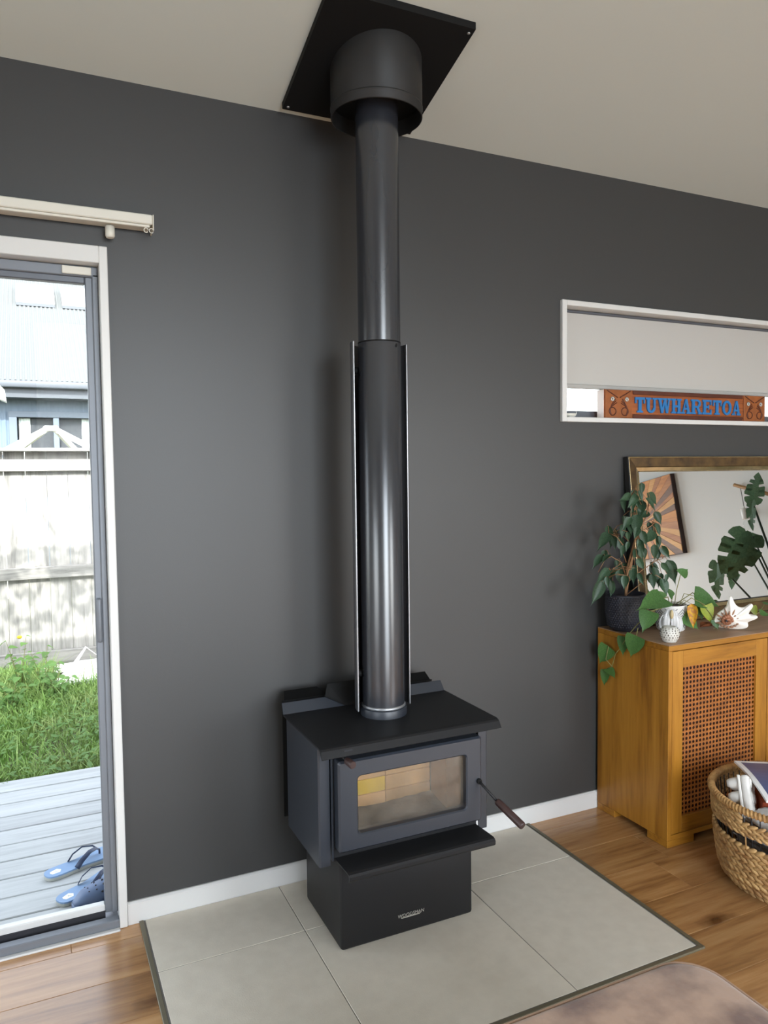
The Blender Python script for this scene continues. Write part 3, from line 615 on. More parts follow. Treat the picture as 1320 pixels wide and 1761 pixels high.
for d in range(3):
    xa = 2.1915 + d * .5265; xb = xa + .523; z0, z1 = .0505, .7675
    cx0, cx1, cz0, cz1 = xa + .055, xb - .064, .113, .702
    dr = obj('door', MB().rbox(xa, cx0, SY + .0005, SY + .021, z0, z1, .0012), M['oak'], sb)
    obj('door_stile', MB().rbox(cx1, xb, SY + .0005, SY + .021, z0, z1, .0012), M['oak'], dr)
    obj('door_rail', MB().rbox(cx0 + .0003, cx1 - .0003, SY + .0005, SY + .021, cz1, z1, .0012), M['oak_h'], dr)
    obj('door_rail', MB().rbox(cx0 + .0003, cx1 - .0003, SY + .0005, SY + .021, z0, cz0, .0012), M['oak_h'], dr)
    # cane webbing: strands with open eight-sided holes
    nx = 22; p = (cx1 - cx0) / nx; nz = int(round((cz1 - cz0) / p)); pz = (cz1 - cz0) / nz
    cm = MB(); yv = SY + .008; hr = .34
    for j in range(nz + 1):
        for i in range(nx + 1): cm.v.append((cx0 + i * p, yv, cz0 + j * pz))
    cells = []
    for j in range(nz):
        for i in range(nx):
            cx, cz = cx0 + (i + .5) * p, cz0 + (j + .5) * pz; b0 = len(cm.v)
            for k in range(8): t = PI / 8 + k * PI / 4; cm.v.append((cx + p * hr * math.cos(t), yv - .0008, cz + pz * hr * math.sin(t)))
            A, B, C_, D = j * (nx + 1) + i, j * (nx + 1) + i + 1, (j + 1) * (nx + 1) + i + 1, (j + 1) * (nx + 1) + i
            h = [b0 + k for k in range(8)]
            cm.f += [(B, C_, h[0], h[7]), (C_, h[1], h[0]), (C_, D, h[2], h[1]), (D, h[3], h[2]), (D, A, h[4], h[3]), (A, h[5], h[4]), (A, B, h[6], h[5]), (B, h[7], h[6])]
            cm.sm += [False] * 8
    obj('cane_panel', cm, M['cane'], dr, label='woven cane webbing')
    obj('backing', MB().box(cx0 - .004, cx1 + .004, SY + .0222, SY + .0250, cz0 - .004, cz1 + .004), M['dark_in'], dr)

# ------------------------------------------------------------------ leaning mirror
MT = math.radians(6.5)
mi = thing('leaning_mirror', 'gold framed mirror leaning on the wall on top of the sideboard', 'mirror', (2.32, -.1015, SZ + .0042), rot=(-MT, 0, 0))
MWd, MH = 1.06, .729                                   # local frame: x right, z up along the glass, y towards the wall
fw = .066
def frame_side(a, b, c, d, yy):                        # bevelled moulding: outer pair a,b  inner pair d,c
    return MB().add([(*a[:1], yy[0], a[1]), (b[0], yy[0], b[1]), (c[0], yy[1], c[1]), (d[0], yy[1], d[1])], [(0, 1, 2, 3)])
def mould(inset0, inset1, y0, y1, side):
    L0, R0, B0, T0 = inset0, MWd - inset0, inset0, MH - inset0
    L1, R1, B1, T1 = inset1, MWd - inset1, inset1, MH - inset1
    q = {'l': ((L0, B0), (L0, T0), (L1, T1), (L1, B1)), 'r': ((R0, T0), (R0, B0), (R1, B1), (R1, T1)), 't': ((L0, T0), (R0, T0), (R1, T1), (L1, T1)), 'b': ((R0, B0), (L0, B0), (L1, B1), (R1, B1))}[side]
    return [(q[0][0], y0, q[0][1]), (q[1][0], y0, q[1][1]), (q[2][0], y1, q[2][1]), (q[3][0], y1, q[3][1])]
rings = [(0, .030), (0, .003), (.004, 0.0), (.010, .0), (.044, .006), (.0465, .0085), (.0475, .008), (.062, .0135), (.0625, .019)]
for sd_ in 'ltrb':
    mb = MB()
    for (i0, y0), (i1, y1) in zip(rings[2:6], rings[3:7]): mb.add(mould(i0, i1, y0, y1, sd_), [(0, 1, 2, 3)])
    fr = obj('frame', mb, M['gold'], mi, local=True)
    mb = MB()
    for (i0, y0), (i1, y1) in zip(rings[:2], rings[1:3]): mb.add(mould(i0, i1, y0, y1, sd_), [(0, 1, 2, 3)])
    obj('frame_edge', mb, M['frame_black'], fr, local=True)
    obj('lip', MB().add(mould(.002, .005, -.0004, -.0008, sd_), [(0, 1, 2, 3)]).add(mould(.005, .006, -.0008, .0, sd_), [(0, 1, 2, 3)]), M['gold_bright'], fr, local=True)
    obj('inner_bevel', MB().add(mould(.0475, .062, .0075, .0135, sd_), [(0, 1, 2, 3)]), M['gold_bright'], fr, local=True)
    obj('inner_edge', MB().add(mould(.062, .0665, .0135, .0145, sd_), [(0, 1, 2, 3)]).add(mould(.0665, .067, .0145, .019, sd_), [(0, 1, 2, 3)]), M['frame_black'], fr, local=True)
bd = MB()
for k in range(int(MH / .0048) - 28): bd.blob((.0645, .0135, .07 + k * .0048), (.0018, .0018, .0018), 6, 4)
for k in range(int(MWd / .0048) - 28): bd.blob((.07 + k * .0048, .0135, MH - .0645), (.0018, .0018, .0018), 6, 4)
obj('beading', bd, M['gold_bright'], mi, local=True, kind='stuff')
obj('mirror_glass', MB().box(.06, MWd - .06, .0185, .021, .06, MH - .06), M['mirror'], mi, local=True)
obj('backing', MB().box(.002, MWd - .002, .022, .0295, .002, MH - .002), M['frame_black'], mi, local=True)

# ------------------------------------------------------------------ leaf makers
def leaf_mesh(w=.36, tip=.25, cup=.10, droop=.12, n=8, heart=0.0):
    """unit leaf along +y (length 1), blade normal +z, with a folded midrib"""
    mb = MB(); rows = []
    for i in range(n + 1):
        t = i / n
        wd = w * (math.sin(PI * min(1, t ** (.62 + heart * -.12) )) ** .9) * (1 - .30 * t)
        if t > 1 - tip: wd *= max(.06, (1 - (t - 1 + tip) / tip) ** 1.1 + .06 * (1 - t))
        if i == 0: wd = w * .05
        back = -heart * .16 * (1 - t) ** 3 if i else 0
        z = -droop * t * t
        rows.append((t, wd, z, back))
    for t, wd, z, back in rows: mb.v += [(-wd, t + back, z + cup * wd * 1.2), (-wd * .5, t + back * .5, z + cup * wd * .3), (0, t, z - .012), (wd * .5, t + back * .5, z + cup * wd * .3), (wd, t + back, z + cup * wd * 1.2)]
    for i in range(n):
        for k in range(4): a = i * 5 + k; mb.f.append((a, a + 1, a + 6, a + 5)); mb.sm.append(True)
    return mb
def mesh_of(name, mb, material):
    me = bpy.data.meshes.new(name); me.from_pydata(mb.v, [], mb.f); me.update(); me.polygons.foreach_set('use_smooth', mb.sm); me.materials.append(material); return me
def place_leaf(name, me, parent, b, t, face, wscale=1.0, roll=0.0, label=None):
    """leaf object from base b to tip t (world), its upper side turned towards the direction face"""
    b, t = Vector(b), Vector(t); d = t - b; ln = d.length; yv = d.normalized(); f = Vector(face).normalized()
    zv = (f - yv * f.dot(yv)).normalized(); xv = yv.cross(zv)
    o = link(name, me); o.parent = parent; o['_o'] = parent['_o']
    R_ = Matrix((xv, yv, zv)).transposed() @ Matrix.Rotation(roll, 3, 'Y')
    o.matrix_local = Matrix.Translation(b - Vector(parent['_o'])) @ R_.to_4x4() @ Matrix.Diagonal((ln * wscale, ln, ln, 1))
    if label: o['label'] = label
    return o
TOCAM = Vector((-.62, -.72, .25))

# weeping fig in its black pot
FPx, FPy = 2.233, -.1015
fp = thing('potted_fig', 'weeping fig in a black textured pot at the left end of the sideboard', 'plant', (FPx, FPy, SZ + .0005))
prof = [(.0, 0), (.052, 0), (.062, .006), (.072, .022), (.078, .05), (.0815, .09), (.0815, .150), (.0813, .155), (.0765, .155), (.0755, .12), (0, .12)]
pot = obj('pot', MB().lathe(prof, (FPx, FPy, SZ + .0005), 48), M['black_pot'], fp)
dm = MB()
for j in range(14):
    for k in range(44):
        ph = 2 * PI * (k + .5 * (j % 2)) / 44; z = .022 + j * .0093; rr = .0722 + .009 * min(1, (z - .02) / .06)
        c = (FPx + rr * math.cos(ph), FPy + rr * math.sin(ph), SZ + z)
        dm.blob(c, (.0026, .0048, .0038), 6, 4, Matrix.Rotation(ph, 3, 'Z'))
obj('dimple_texture', dm, M['black_pot'], pot, kind='stuff')
obj('soil', MB().disc((FPx, FPy, SZ + .135), .0758, 32), M['soil'], fp)
trunk = [[(2.232, -.100, .92), (2.238, -.112, 1.0), (2.250, -.124, 1.10), (2.256, -.135, 1.22), (2.258, -.140, 1.31), (2.252, -.150, 1.372)],
         [(2.226, -.108, .92), (2.222, -.118, 1.02), (2.24, -.14, 1.12), (2.235, -.16, 1.24), (2.21, -.17, 1.345), (2.18, -.19, 1.365)],
         [(2.240, -.095, .92), (2.236, -.105, 1.05), (2.25, -.13, 1.16), (2.29, -.16, 1.28), (2.30, -.165, 1.352)],
         [(2.228, -.11, 1.02), (2.19, -.12, 1.085), (2.14, -.12, 1.11), (2.112, -.115, 1.10), (2.07, -.12, 1.05)], [(2.228, -.11, 1.08), (2.18, -.12, 1.17), (2.14, -.14, 1.205), (2.09, -.16, 1.212)],
         [(2.236, -.115, 1.0), (2.28, -.15, 1.05), (2.33, -.17, 1.085), (2.39, -.15, 1.09)], [(2.20, -.116, 1.08), (2.14, -.13, 1.06), (2.09, -.15, 1.03), (2.05, -.17, 1.0)], [(2.232, -.105, .94), (2.27, -.14, .985), (2.30, -.175, 1.02)], [(2.256, -.135, 1.2), (2.30, -.17, 1.23), (2.335, -.17, 1.25)]]
for i, tr in enumerate(trunk): obj('stem', MB().tube(tr, [(.0048 if i < 3 else .0022) * (1 - .6 * k / (len(tr) - 1)) for k in range(len(tr))], 7), M['bark'], fp)
FICUS = [(2.184,-.216,1.366,2.138,-.219,1.316),(2.17,-.2,1.363,2.111,-.205,1.348),(2.176,-.233,1.383,2.19,-.245,1.338),(2.28,-.148,1.339,2.235,-.172,1.271),(2.288,-.163,1.368,2.344,-.17,1.32),(2.259,-.186,1.349,2.316,-.195,1.298),(2.146,-.223,1.277,2.103,-.226,1.231),(2.183,-.219,1.286,2.15,-.246,1.21),(2.264,-.157,1.322,2.234,-.181,1.271),(2.304,-.16,1.288,2.245,-.166,1.27),(2.283,-.209,1.294,2.307,-.228,1.242),(2.333,-.167,1.243,2.335,-.192,1.192),(2.308,-.152,1.249,2.314,-.155,1.208),(2.313,-.179,1.21,2.251,-.2,1.17),(2.326,-.189,1.192,2.333,-.195,1.151),(2.3,-.193,1.159,2.302,-.195,1.094),(2.386,-.147,1.144,2.404,-.173,1.092),(2.086,-.164,1.213,2.011,-.191,1.159),(2.179,-.094,1.21,2.134,-.12,1.152),(2.15,-.15,1.192,2.157,-.168,1.129),(2.16,-.197,1.178,2.141,-.202,1.139),(2.112,-.102,1.117,2.055,-.104,1.071),(2.129,-.125,1.118,2.077,-.133,1.096),(2.105,-.143,1.066,2.038,-.154,1.014),(2.04,-.177,1.023,1.987,-.189,.938),(2.13,-.124,1.015,2.135,-.132,.958),(2.188,-.11,1.075,2.168,-.12,1.024),(2.228,-.091,1.076,2.249,-.095,1.003),(2.112,-.234,1.048,2.106,-.241,1.001),(2.229,-.163,1.142,2.204,-.182,1.099),(2.216,-.216,1.153,2.222,-.226,1.102),(2.181,-.222,1.11,2.205,-.236,1.064),(2.176,-.236,1.055,2.179,-.257,1.006),(2.319,-.15,1.077,2.346,-.179,1.054),(2.319,-.167,1.061,2.326,-.195,.993),(2.294,-.238,1.088,2.332,-.247,1.045),(2.422,-.143,1.082,2.455,-.167,.979),(2.334,-.199,1.016,2.345,-.227,.946),(2.301,-.178,1.034,2.292,-.202,.973),(2.353,-.211,1.034,2.34,-.216,1.0),(2.182,-.196,1.348,2.171,-.2,1.297),(2.155,-.202,1.258,2.143,-.231,1.209),(2.143,-.207,1.219,2.15,-.207,1.179),(2.175,-.236,1.237,2.148,-.241,1.193),(2.222,-.162,1.306,2.189,-.173,1.261),(2.206,-.211,1.188,2.189,-.214,1.155),(2.137,-.149,1.059,2.095,-.155,1.022),(2.103,-.234,1.161,2.08,-.236,1.123),(2.113,-.119,1.045,2.094,-.123,1.0),(2.139,-.236,1.069,2.122,-.251,1.032)]
fmesh = [mesh_of('fig_leaf', leaf_mesh(w, .42, .30, .18, 10), M['ficus']) for w in (.235, .265, .21)]
for q in list(FICUS):                                  # the crown is denser than its outline
    if random.random() < .62:
        d = [random.uniform(-.03, .03), random.uniform(-.01, .045), random.uniform(-.03, .035)]; p = [q[k] + d[k] for k in range(3)]
        if p[1] > -.12 and p[0] > 2.28: continue
        if p[0] > 2.40 or p[0] < 2.06: continue
        L = random.uniform(.045, .065); a = random.uniform(-.5, .5); FICUS.append((*p, p[0] + L * math.sin(a), p[1] - .012, p[2] - L * math.cos(a)))
for i, q in enumerate(FICUS):
    f = TOCAM + Vector((random.uniform(-.5, .5), random.uniform(-.35, .35), random.uniform(.0, .5)))
    place_leaf('leaf', fmesh[i % 3], fp, q[:3], (q[0] + (q[3] - q[0]) * 1.12, q[1] + (q[4] - q[1]) * 1.12, q[2] + (q[5] - q[2]) * 1.12), f, 1.0, random.uniform(-.3, .3))
tw = MB()
def nearest(p):
    best = None
    for tr in trunk:
        for a, b in zip(tr, tr[1:]):
            for k in range(5):
                c = Vector(a).lerp(Vector(b), k / 4); d = (c - p).length - .3 * max(0, c.z - p.z)
                if best is None or d < best[0]: best = (d, c)
    return best[1]
for q in FICUS:
    p = Vector(q[:3]); c = nearest(p); mid = (p + c) / 2 + Vector((0, 0, .012)); tw.tube([c, mid, p], .0011, 5)
obj('twig', tw, M['bark'], fp, kind='stuff')

# pothos in white patterned pot
PX, PY = 2.402, -.186
pp = thing('potted_pothos', 'trailing pothos in a white patterned pot in the middle of the sideboard top', 'plant', (PX, PY, SZ + .0005))
pot2 = obj('pot', MB().lathe([(0, 0), (.052, 0), (.056, .004), (.060, .05), (.063, .104), (.0635, .108), (.0590, .108), (.057, .09), (0, .09)], (PX, PY, SZ + .0005), 48), M['white_pot'], pp)
gz = MB()
for c in range(8):
    ph0 = 2 * PI * c / 8
    for k in range(6):
        pts = []
        for i in range(9):
            u = i / 8 - .5; v = .014 + .012 * k + abs(u) * .045 if c % 2 else .094 - .012 * k - abs(u) * .045
            v = min(max(v, .008), .1); rr = .0565 + .0066 * v / .104 + .0001
            ph = ph0 + u * 2 * PI / 8; pts.append((PX + rr * math.cos(ph), PY + rr * math.sin(ph), SZ + v))
        gz.tube(pts, .0017, 4, cap=False)
obj('line_pattern', gz, M['pot_groove'], pot2, kind='stuff')
obj('soil', MB().disc((PX, PY, SZ + .100), .0582, 32), M['soil'], pp)
POTHOS = [(2.258,-.29,.953,2.094,-.33,.942,0),(2.174,-.3,.911,2.119,-.32,.839,0),(2.486,-.23,.935,2.602,-.27,.892,0),(2.44,-.2,1.024,2.473,-.21,1.049,0),(2.397,-.2,.934,2.365,-.2,.976,0),(2.313,-.24,.941,2.282,-.24,.976,0),(2.518,-.26,.898,2.538,-.28,.822,1),(2.409,-.25,.864,2.48,-.27,.80,0),(2.512,-.24,.898,2.514,-.25,.833,0),(2.494,-.23,.901,2.509,-.24,.847,0),(2.546,-.28,.839,2.55,-.3,.799,0),(2.527,-.2,.93,2.547,-.2,.953,1),(2.897,-.18,.849,2.905,-.2,.80,1),(2.855,-.25,.835,2.902,-.27,.825,0),(2.924,-.22,.862,2.965,-.22,.865,0),
  (2.145,-.101,.732,2.135,-.048,.646,0),(2.145,-.188,.791,2.135,-.187,.711,0),(2.145,-.259,.808,2.135,-.231,.714,0),(2.145,-.093,.637,2.135,-.151,.617,0),(2.145,-.084,.629,2.135,-.079,.56,0)]
pm = [mesh_of('pothos_leaf', leaf_mesh(.40, .35, .12, .14, 9, 1.0), M['pothos']), mesh_of('pothos_leaf_yellow', leaf_mesh(.36, .35, .15, .14, 9, 1.0), M['pothos_y'])]
WS = {0: .72, 1: 1.05, 2: .95, 3: 1.5, 6: 1.1, 7: .8, 15: .95, 16: .85, 17: 1.05, 18: .9, 19: .8}
for i, q in enumerate(POTHOS):
    f = TOCAM + Vector((0, 0, .35)) + Vector((random.uniform(-.3, .3), random.uniform(-.3, .3), random.uniform(0, .3)))
    place_leaf('leaf', pm[q[6]], pp, q[:3], (q[0] + (q[3] - q[0]) * 1.05, q[1] + (q[4] - q[1]) * 1.05, q[2] + (q[5] - q[2]) * 1.05), f, WS.get(i, .9), random.uniform(-.2, .2), 'yellowing leaf' if q[6] else None)
place_leaf('leaf', mesh_of('dry_leaf', leaf_mesh(.22, .2, .7, .05), M['dry']), pp, (2.437, -.262, .912), (2.422, -.288, .812), TOCAM, 1.0, 0, 'shrivelled yellow and tan leaf')
vines = [[(PX - .03, PY - .02, .90), (2.33, -.24, .945), (2.258, -.29, .953)], [(PX - .03, PY - .03, .90), (2.28, -.29, .93), (2.22, -.31, .918), (2.174, -.30, .911)],
  [(2.174, -.30, .905), (2.150, -.285, .875), (2.145, -.266, .857), (2.145, -.22, .809), (2.143, -.17, .74), (2.143, -.143, .711), (2.143, -.123, .653), (2.143, -.093, .637)], [(2.143, -.123, .653), (2.144, -.084, .674), (2.143, -.101, .732)], [(2.145, -.22, .809), (2.145, -.2, .80)], [(2.145, -.266, .84), (2.145, -.259, .808)],
  [(PX + .01, PY - .01, .90), (2.418, -.20, .96), (2.44, -.2, 1.024)], [(PX + .03, PY - .02, .90), (2.45, -.21, .945), (2.486, -.23, .935)], [(PX + .03, PY - .03, .90), (2.46, -.24, .93), (2.50, -.25, .91), (2.518, -.26, .898)], [(PX, PY - .04, .90), (2.42, -.24, .925), (2.437, -.26, .910), (2.409, -.25, .864)],
  [(PX, PY, .90), (2.397, -.2, .934)], [(2.33, -.24, .945), (2.313, -.24, .941)], [(PX + .03, PY, .9), (2.50, -.21, .945), (2.527, -.2, .93)], [(2.50, -.25, .91), (2.53, -.27, .87), (2.546, -.28, .839)], [(2.546, -.28, .80), (2.66, -.22, .798), (2.78, -.22, .80), (2.855, -.25, .835), (2.924, -.22, .862)], [(2.78, -.22, .80), (2.85, -.19, .83), (2.897, -.18, .849)], [(2.50, -.25, .91), (2.512, -.24, .898), (2.494, -.23, .901)]]
for v in vines: obj('stem', MB().tube(v, .0018, 6), M['vine_stem'], pp)
dl = thing('fallen_leaf', 'curled dead brown leaf lying on the sideboard beside the pothos', 'leaf', (2.53, -.26, SZ + .0005))
mb = leaf_mesh(.3, .3, .6, -.1); R_ = Matrix.Rotation(-1.9, 4, 'Z') @ Matrix.Scale(.085, 4)
mb.v = [tuple(R_ @ Vector(p) + Vector((-.02, .02, .009))) for p in mb.v]
obj('blade', mb, M['dead'], dl, local=True)
mb = leaf_mesh(.24, .3, .8, -.2); R_ = Matrix.Rotation(-2.6, 4, 'Z') @ Matrix.Scale(.06, 4)
mb.v = [tuple(R_ @ Vector(p) + Vector((.005, .03, .009))) for p in mb.v]
obj('blade', mb, M['dead'], dl, local=True)

# pierced stone ball, frosted ornament, conch shell
OX, OY, OZ = 2.226, -.352, SZ + .0005
og = thing('pierced_ball', 'small white carved stone ball with pierced holes at the front corner', 'ornament', (OX, OY, OZ))
prof = [(0, 0), (.024, 0), (.0265, .004), (.034, .018), (.0365, .033), (.034, .048), (.026, .058), (.020, .061), (.016, .060), (.0, .052)]
ball = obj('ball', MB().lathe(prof, (OX, OY, OZ), 36), M['orb'], og)
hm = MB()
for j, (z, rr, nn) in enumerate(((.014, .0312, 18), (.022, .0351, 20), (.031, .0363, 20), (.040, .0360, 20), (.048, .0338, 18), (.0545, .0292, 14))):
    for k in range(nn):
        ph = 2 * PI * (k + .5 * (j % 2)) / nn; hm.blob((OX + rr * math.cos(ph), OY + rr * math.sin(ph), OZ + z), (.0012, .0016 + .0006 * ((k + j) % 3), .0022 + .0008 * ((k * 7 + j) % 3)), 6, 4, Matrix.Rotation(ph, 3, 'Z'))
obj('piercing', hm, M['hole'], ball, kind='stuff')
GX, GY, GZ = 2.310, -.276, SZ + .0005
gl = thing('frosted_ornament', 'frosted grey glass ornament with two scrolled lobes between pot and ball', 'ornament', (GX, GY, GZ))
obj('foot', MB().lathe([(0, 0), (.02, 0), (.02, .005), (.007, .010), (.005, .02)], (GX, GY, GZ), 24), M['frost'], gl)
ux, uy = .735, -.678                                   # the lobes spread across the camera side
for sgn in (-1, 1):
    mb = MB(); rowsn, coln = 12, 9
    for i in range(rowsn + 1):
        for j in range(coln + 1):
            t, s_ = i / rowsn, j / coln
            u = sgn * (.003 + (.043 * s_) * math.sin(PI * (.12 + .80 * t)) ** .8); z = .016 + .090 * t - .012 * s_ * s_ + .014 * s_ * (t - .4)
            dpt = .010 * math.sin(PI * s_ * 1.5) * math.sin(PI * t) + .003 * math.sin(14 * s_)
            mb.v.append((GX + ux * u - uy * 0 + .678 * -dpt, GY + uy * u - .735 * dpt, GZ + z))
    for i in range(rowsn):
        for j in range(coln): a = i * (coln + 1) + j; mb.f.append((a, a + 1, a + coln + 2, a + coln + 1)); mb.sm.append(True)
    lb = obj('lobe', mb, M['frost'], gl)
    lb.modifiers.new('thickness', 'SOLIDIFY').thickness = .002
    for k in range(3):
        rr = .018 - .005 * k
        obj('scroll', MB().tube([(GX + ux * sgn * (.022 + rr * math.cos(a)) - .678 * .0075, GY + uy * sgn * (.022 + rr * math.cos(a)) - .735 * .0075, GZ + .062 + rr * 1.3 * math.sin(a)) for a in [i * PI / 8 + k * .7 for i in range(13)]], .0014, 6), M['frost'], lb)
obj('stem', MB().tube([(GX - .004, GY - .006, GZ + .004), (GX - .004, GY - .008, GZ + .05), (GX - .004, GY - .008, GZ + .084)], [.0042, .0034, .004], 10), M['frost'], gl)
obj('bud', MB().blob((GX - .005, GY - .008, GZ + .088), (.008, .008, .019), 12, 8), M['frost_amber'], gl, label='amber tinted glass bud')
KX, KY, KZ = 2.612, -.318, SZ + .0005
ks = thing('conch_shell', 'white spider conch shell with brown spire and pointed spines on the sideboard', 'shell', (KX, KY, KZ))
e1 = Vector((.80, -.60, 0)); e3 = Vector((-.16, -.22, .96)).normalized(); e2 = Vector((-.58, -.77, -.27)).normalized()
# flat spined lip: outline with lobes in the e1/e3 plane, thickness along e2
out = [(-.078, .012), (-.084, .004), (-.052, -.004), (-.01, -.009), (.03, -.010), (.056, -.004), (.061, .010), (.053, .024), (.066, .030), (.088, .040), (.094, .049), (.088, .056), (.066, .053), (.054, .058), (.060, .078), (.071, .094), (.069, .106), (.058, .108), (.045, .094), (.028, .087), (.008, .094), (-.006, .118), (-.012, .136), (-.020, .141), (-.027, .134), (-.027, .108), (-.034, .086), (-.052, .072), (-.068, .056), (-.074, .038)]
ctr = Vector((-.016, .044)); lay = [(.97, .010), (1.0, .004), (1.0, -.002), (.93, -.006), (.72, -.009), (.45, -.018), (.2, -.024)]
mb = MB(); n = len(out); base = Vector((KX, KY, KZ + .013))
for k, (s_, d) in enumerate(lay):
    for (u, v) in out:
        q = ctr + (Vector((u, v)) - ctr) * s_; mb.v.append(base + e1 * q.x + e3 * q.y - e2 * (d))
for k in range(len(lay) - 1):
    for i in range(n): mb.f.append((k * n + i, k * n + (i + 1) % n, (k + 1) * n + (i + 1) % n, (k + 1) * n + i)); mb.sm.append(True)
mb.f += [tuple(range(n)), tuple((len(lay) - 1) * n + i for i in range(n))]; mb.sm += [False, True]
shl = obj('lip', mb, M['conch'], ks)
sm_ = shl.modifiers.new('round', 'SUBSURF'); sm_.levels = 1; sm_.render_levels = 2
mc = lambda u, v, d: base + e1 * u + e3 * v + e2 * d
mb = MB()
for k in range(9):
    a = k * .42 + .2; r0, r1 = .024, .050 - .010 * (k % 2)
    p0, p1 = mc(-.026 + r0 * math.cos(a), .042 + r0 * math.sin(a), .018), mc(-.026 + r1 * math.cos(a), .042 + r1 * math.sin(a), .010)
    mb.tube([p0, (p0 + p1) / 2 + e2 * .004, p1], [.0042, .004, .0012], 7)
for k in range(7):
    a = 3.6 + k * .38; p0 = mc(-.022 + .036 * math.cos(a), .036 + .030 * math.sin(a), .016); mb.blob(p0, (.007, .006, .006), 8, 5)
obj('markings', mb, M['conch_brown'], ks)
sp = MB()
for i in range(26):
    t = i / 25; a = 4 * PI * t; rr = .021 * (1 - t) + .003; c = mc(-.030 + rr * .8 * math.cos(a), .040 + rr * .8 * math.sin(a), .018 + .018 * t); sp.blob(c, (.010 * (1 - .6 * t),) * 3, 8, 6)
obj('spire', sp, M['conch_mouth'], ks)
obj('apex_hole', MB().blob(mc(-.036, .046, .037), (.005, .005, .005), 10, 6), M['seal'], ks)

# ------------------------------------------------------------------ ottoman
ot = thing('suede_ottoman', 'mottled brown suede ottoman at the front edge of the hearth', 'ottoman', (.86, -1.76, 0))
def pad(x0, x1, y0, y1, z0, z1, r, rz):
    mb = MB(); loops = [(0, z0), (0, z1 - rz)] + [(rz * (1 - math.cos(a)), z1 - rz + rz * math.sin(a)) for a in (.35, .75, 1.15, PI / 2)] + [(rz + .05, z1 + .003), (rz + .12, z1 + .005)]
    for ins, z in loops: mb.v += [(x, y, z) for x, y in rrect(x0 + ins, x1 - ins, y0 + ins, y1 - ins, max(.01, r - ins * .6), 8)]
    n = 36
    for k in range(len(loops) - 1):
        for i in range(n): mb.f.append((k * n + i, k * n + (i + 1) % n, (k + 1) * n + (i + 1) % n, (k + 1) * n + i)); mb.sm.append(True)
    mb.f += [tuple(range(n)), tuple((len(loops) - 1) * n + i for i in range(n))]; mb.sm += [False, True]
    return mb
obj('cushion', pad(.43, 1.263, -2.16, -1.352, .05, .42, .085, .022), M['suede'], ot)
obj('welt', MB().tube((lambda q: q[20:] + q[:21])([(x, y, .409) for x, y in rrect(.429, 1.264, -2.161, -1.351, .086, 8)]), .0032, 6), M['suede_welt'], ot)
for x in (.5, 1.19):
    for y in (-2.09, -1.43): obj('foot', MB().lathe([(0, 0), (.022, 0), (.03, .05), (0, .05)], (x, y, .0005), 16), M['brown_grip'], ot)

# ------------------------------------------------------------------ woven basket
BX, BY = 2.405, -.765
bk = thing('woven_basket', 'round woven water hyacinth basket with dark wire band at right of sideboard', 'basket', (BX, BY, 0))
BR = [(0, .200), (.02, .222), (.04, .238), (.07, .249), (.1, .254), (.16, .262), (.2, .266), (.25, .270), (.31, .274)]
def br(z):
    for (a, ra), (b, rb) in zip(BR, BR[1:]):
        if z <= b: return ra + (rb - ra) * (z - a) / (b - a)
    return BR[-1][1]
def braid(z, h, skip=None, a0=0.0):
    mb = MB(); r0 = br(z); nseg = int(2 * PI * r0 / .027)
    for k in range(nseg):
        for s_ in (-1, 1):
            ph = 2 * PI * (k + (.5 if s_ > 0 else 0)) / nseg + a0
            if skip and skip[0] < (ph % (2 * PI)) < skip[1]: continue
            c = (BX + r0 * math.cos(ph), BY + r0 * math.sin(ph), z + s_ * h * .24)
            rot = Matrix.Rotation(ph, 3, 'Z') @ Matrix.Rotation(s_ * .46 + random.uniform(-.1, .1), 3, 'X')
            mb.blob(c, (.0075, .0215, h * .30), 8, 5, rot)
    return mb
obj('weave_core', MB().lathe([(br(z) - .004, z) for z in (.004, .03, .06, .1, .14, .186)] + [(br(z) - .009, z) for z in (.186, .14, .1, .06, .03, .004)], (BX, BY, 0), 64, closed=True), M['hyacinth'], bk)
for i in range(7): obj('braid', braid(.014 + i * .0268, .030, a0=i * .21), M['hyacinth'], bk)
for i, z in enumerate((.240, .260)): obj('braid', braid(z, .024, a0=i * .3), M['hyacinth'], bk)
for z in (.279, .295): obj('braid', braid(z, .021, skip=(3.12, 4.6)), M['hyacinth'], bk)   # handle slot in the near side
wr = MB()
for k in range(56):
    ph = 2 * PI * k / 56; wr.tube([(BX + (br(z) - .012) * math.cos(ph), BY + (br(z) - .012) * math.sin(ph), z) for z in (.012, .09, .17, .225, .30)], .0019, 5)
obj('wire_rod', wr, M['wire'], bk, kind='stuff')
obj('wire_ring', MB().lathe([(br(.21) - .0155, .209), (br(.21) - .0115, .209), (br(.21) - .0115, .213), (br(.21) - .0155, .213)], (BX, BY, 0), 64, closed=True), M['wire'], bk)
for k in range(7):
    ph = 3.2 + k * .33
    obj('lashing', MB().tube([(BX + (br(z) + .003) * math.cos(ph), BY + (br(z) + .003) * math.sin(ph), z) for z in (.178, .206, .236)], .0026, 6), M['hyacinth_rim'], bk)
rm = MB().lathe([(br(.31) + .0115 * math.cos(a), .313 + .0105 * math.sin(a)) for a in [2 * PI * i / 10 for i in range(10)]], (BX, BY, 0), 72, closed=True)
for k in range(128):
    ph = 2 * PI * k / 128; c = (BX + br(.31) * math.cos(ph), BY + br(.31) * math.sin(ph), .313)
    rm.blob(c, (.0152, .0074, .0142), 8, 6, Matrix.Rotation(ph, 3, 'Z') @ Matrix.Rotation(.28, 3, 'X') @ Matrix.Rotation(.35, 3, 'Z'))
obj('rim', rm, M['hyacinth_rim'], bk)
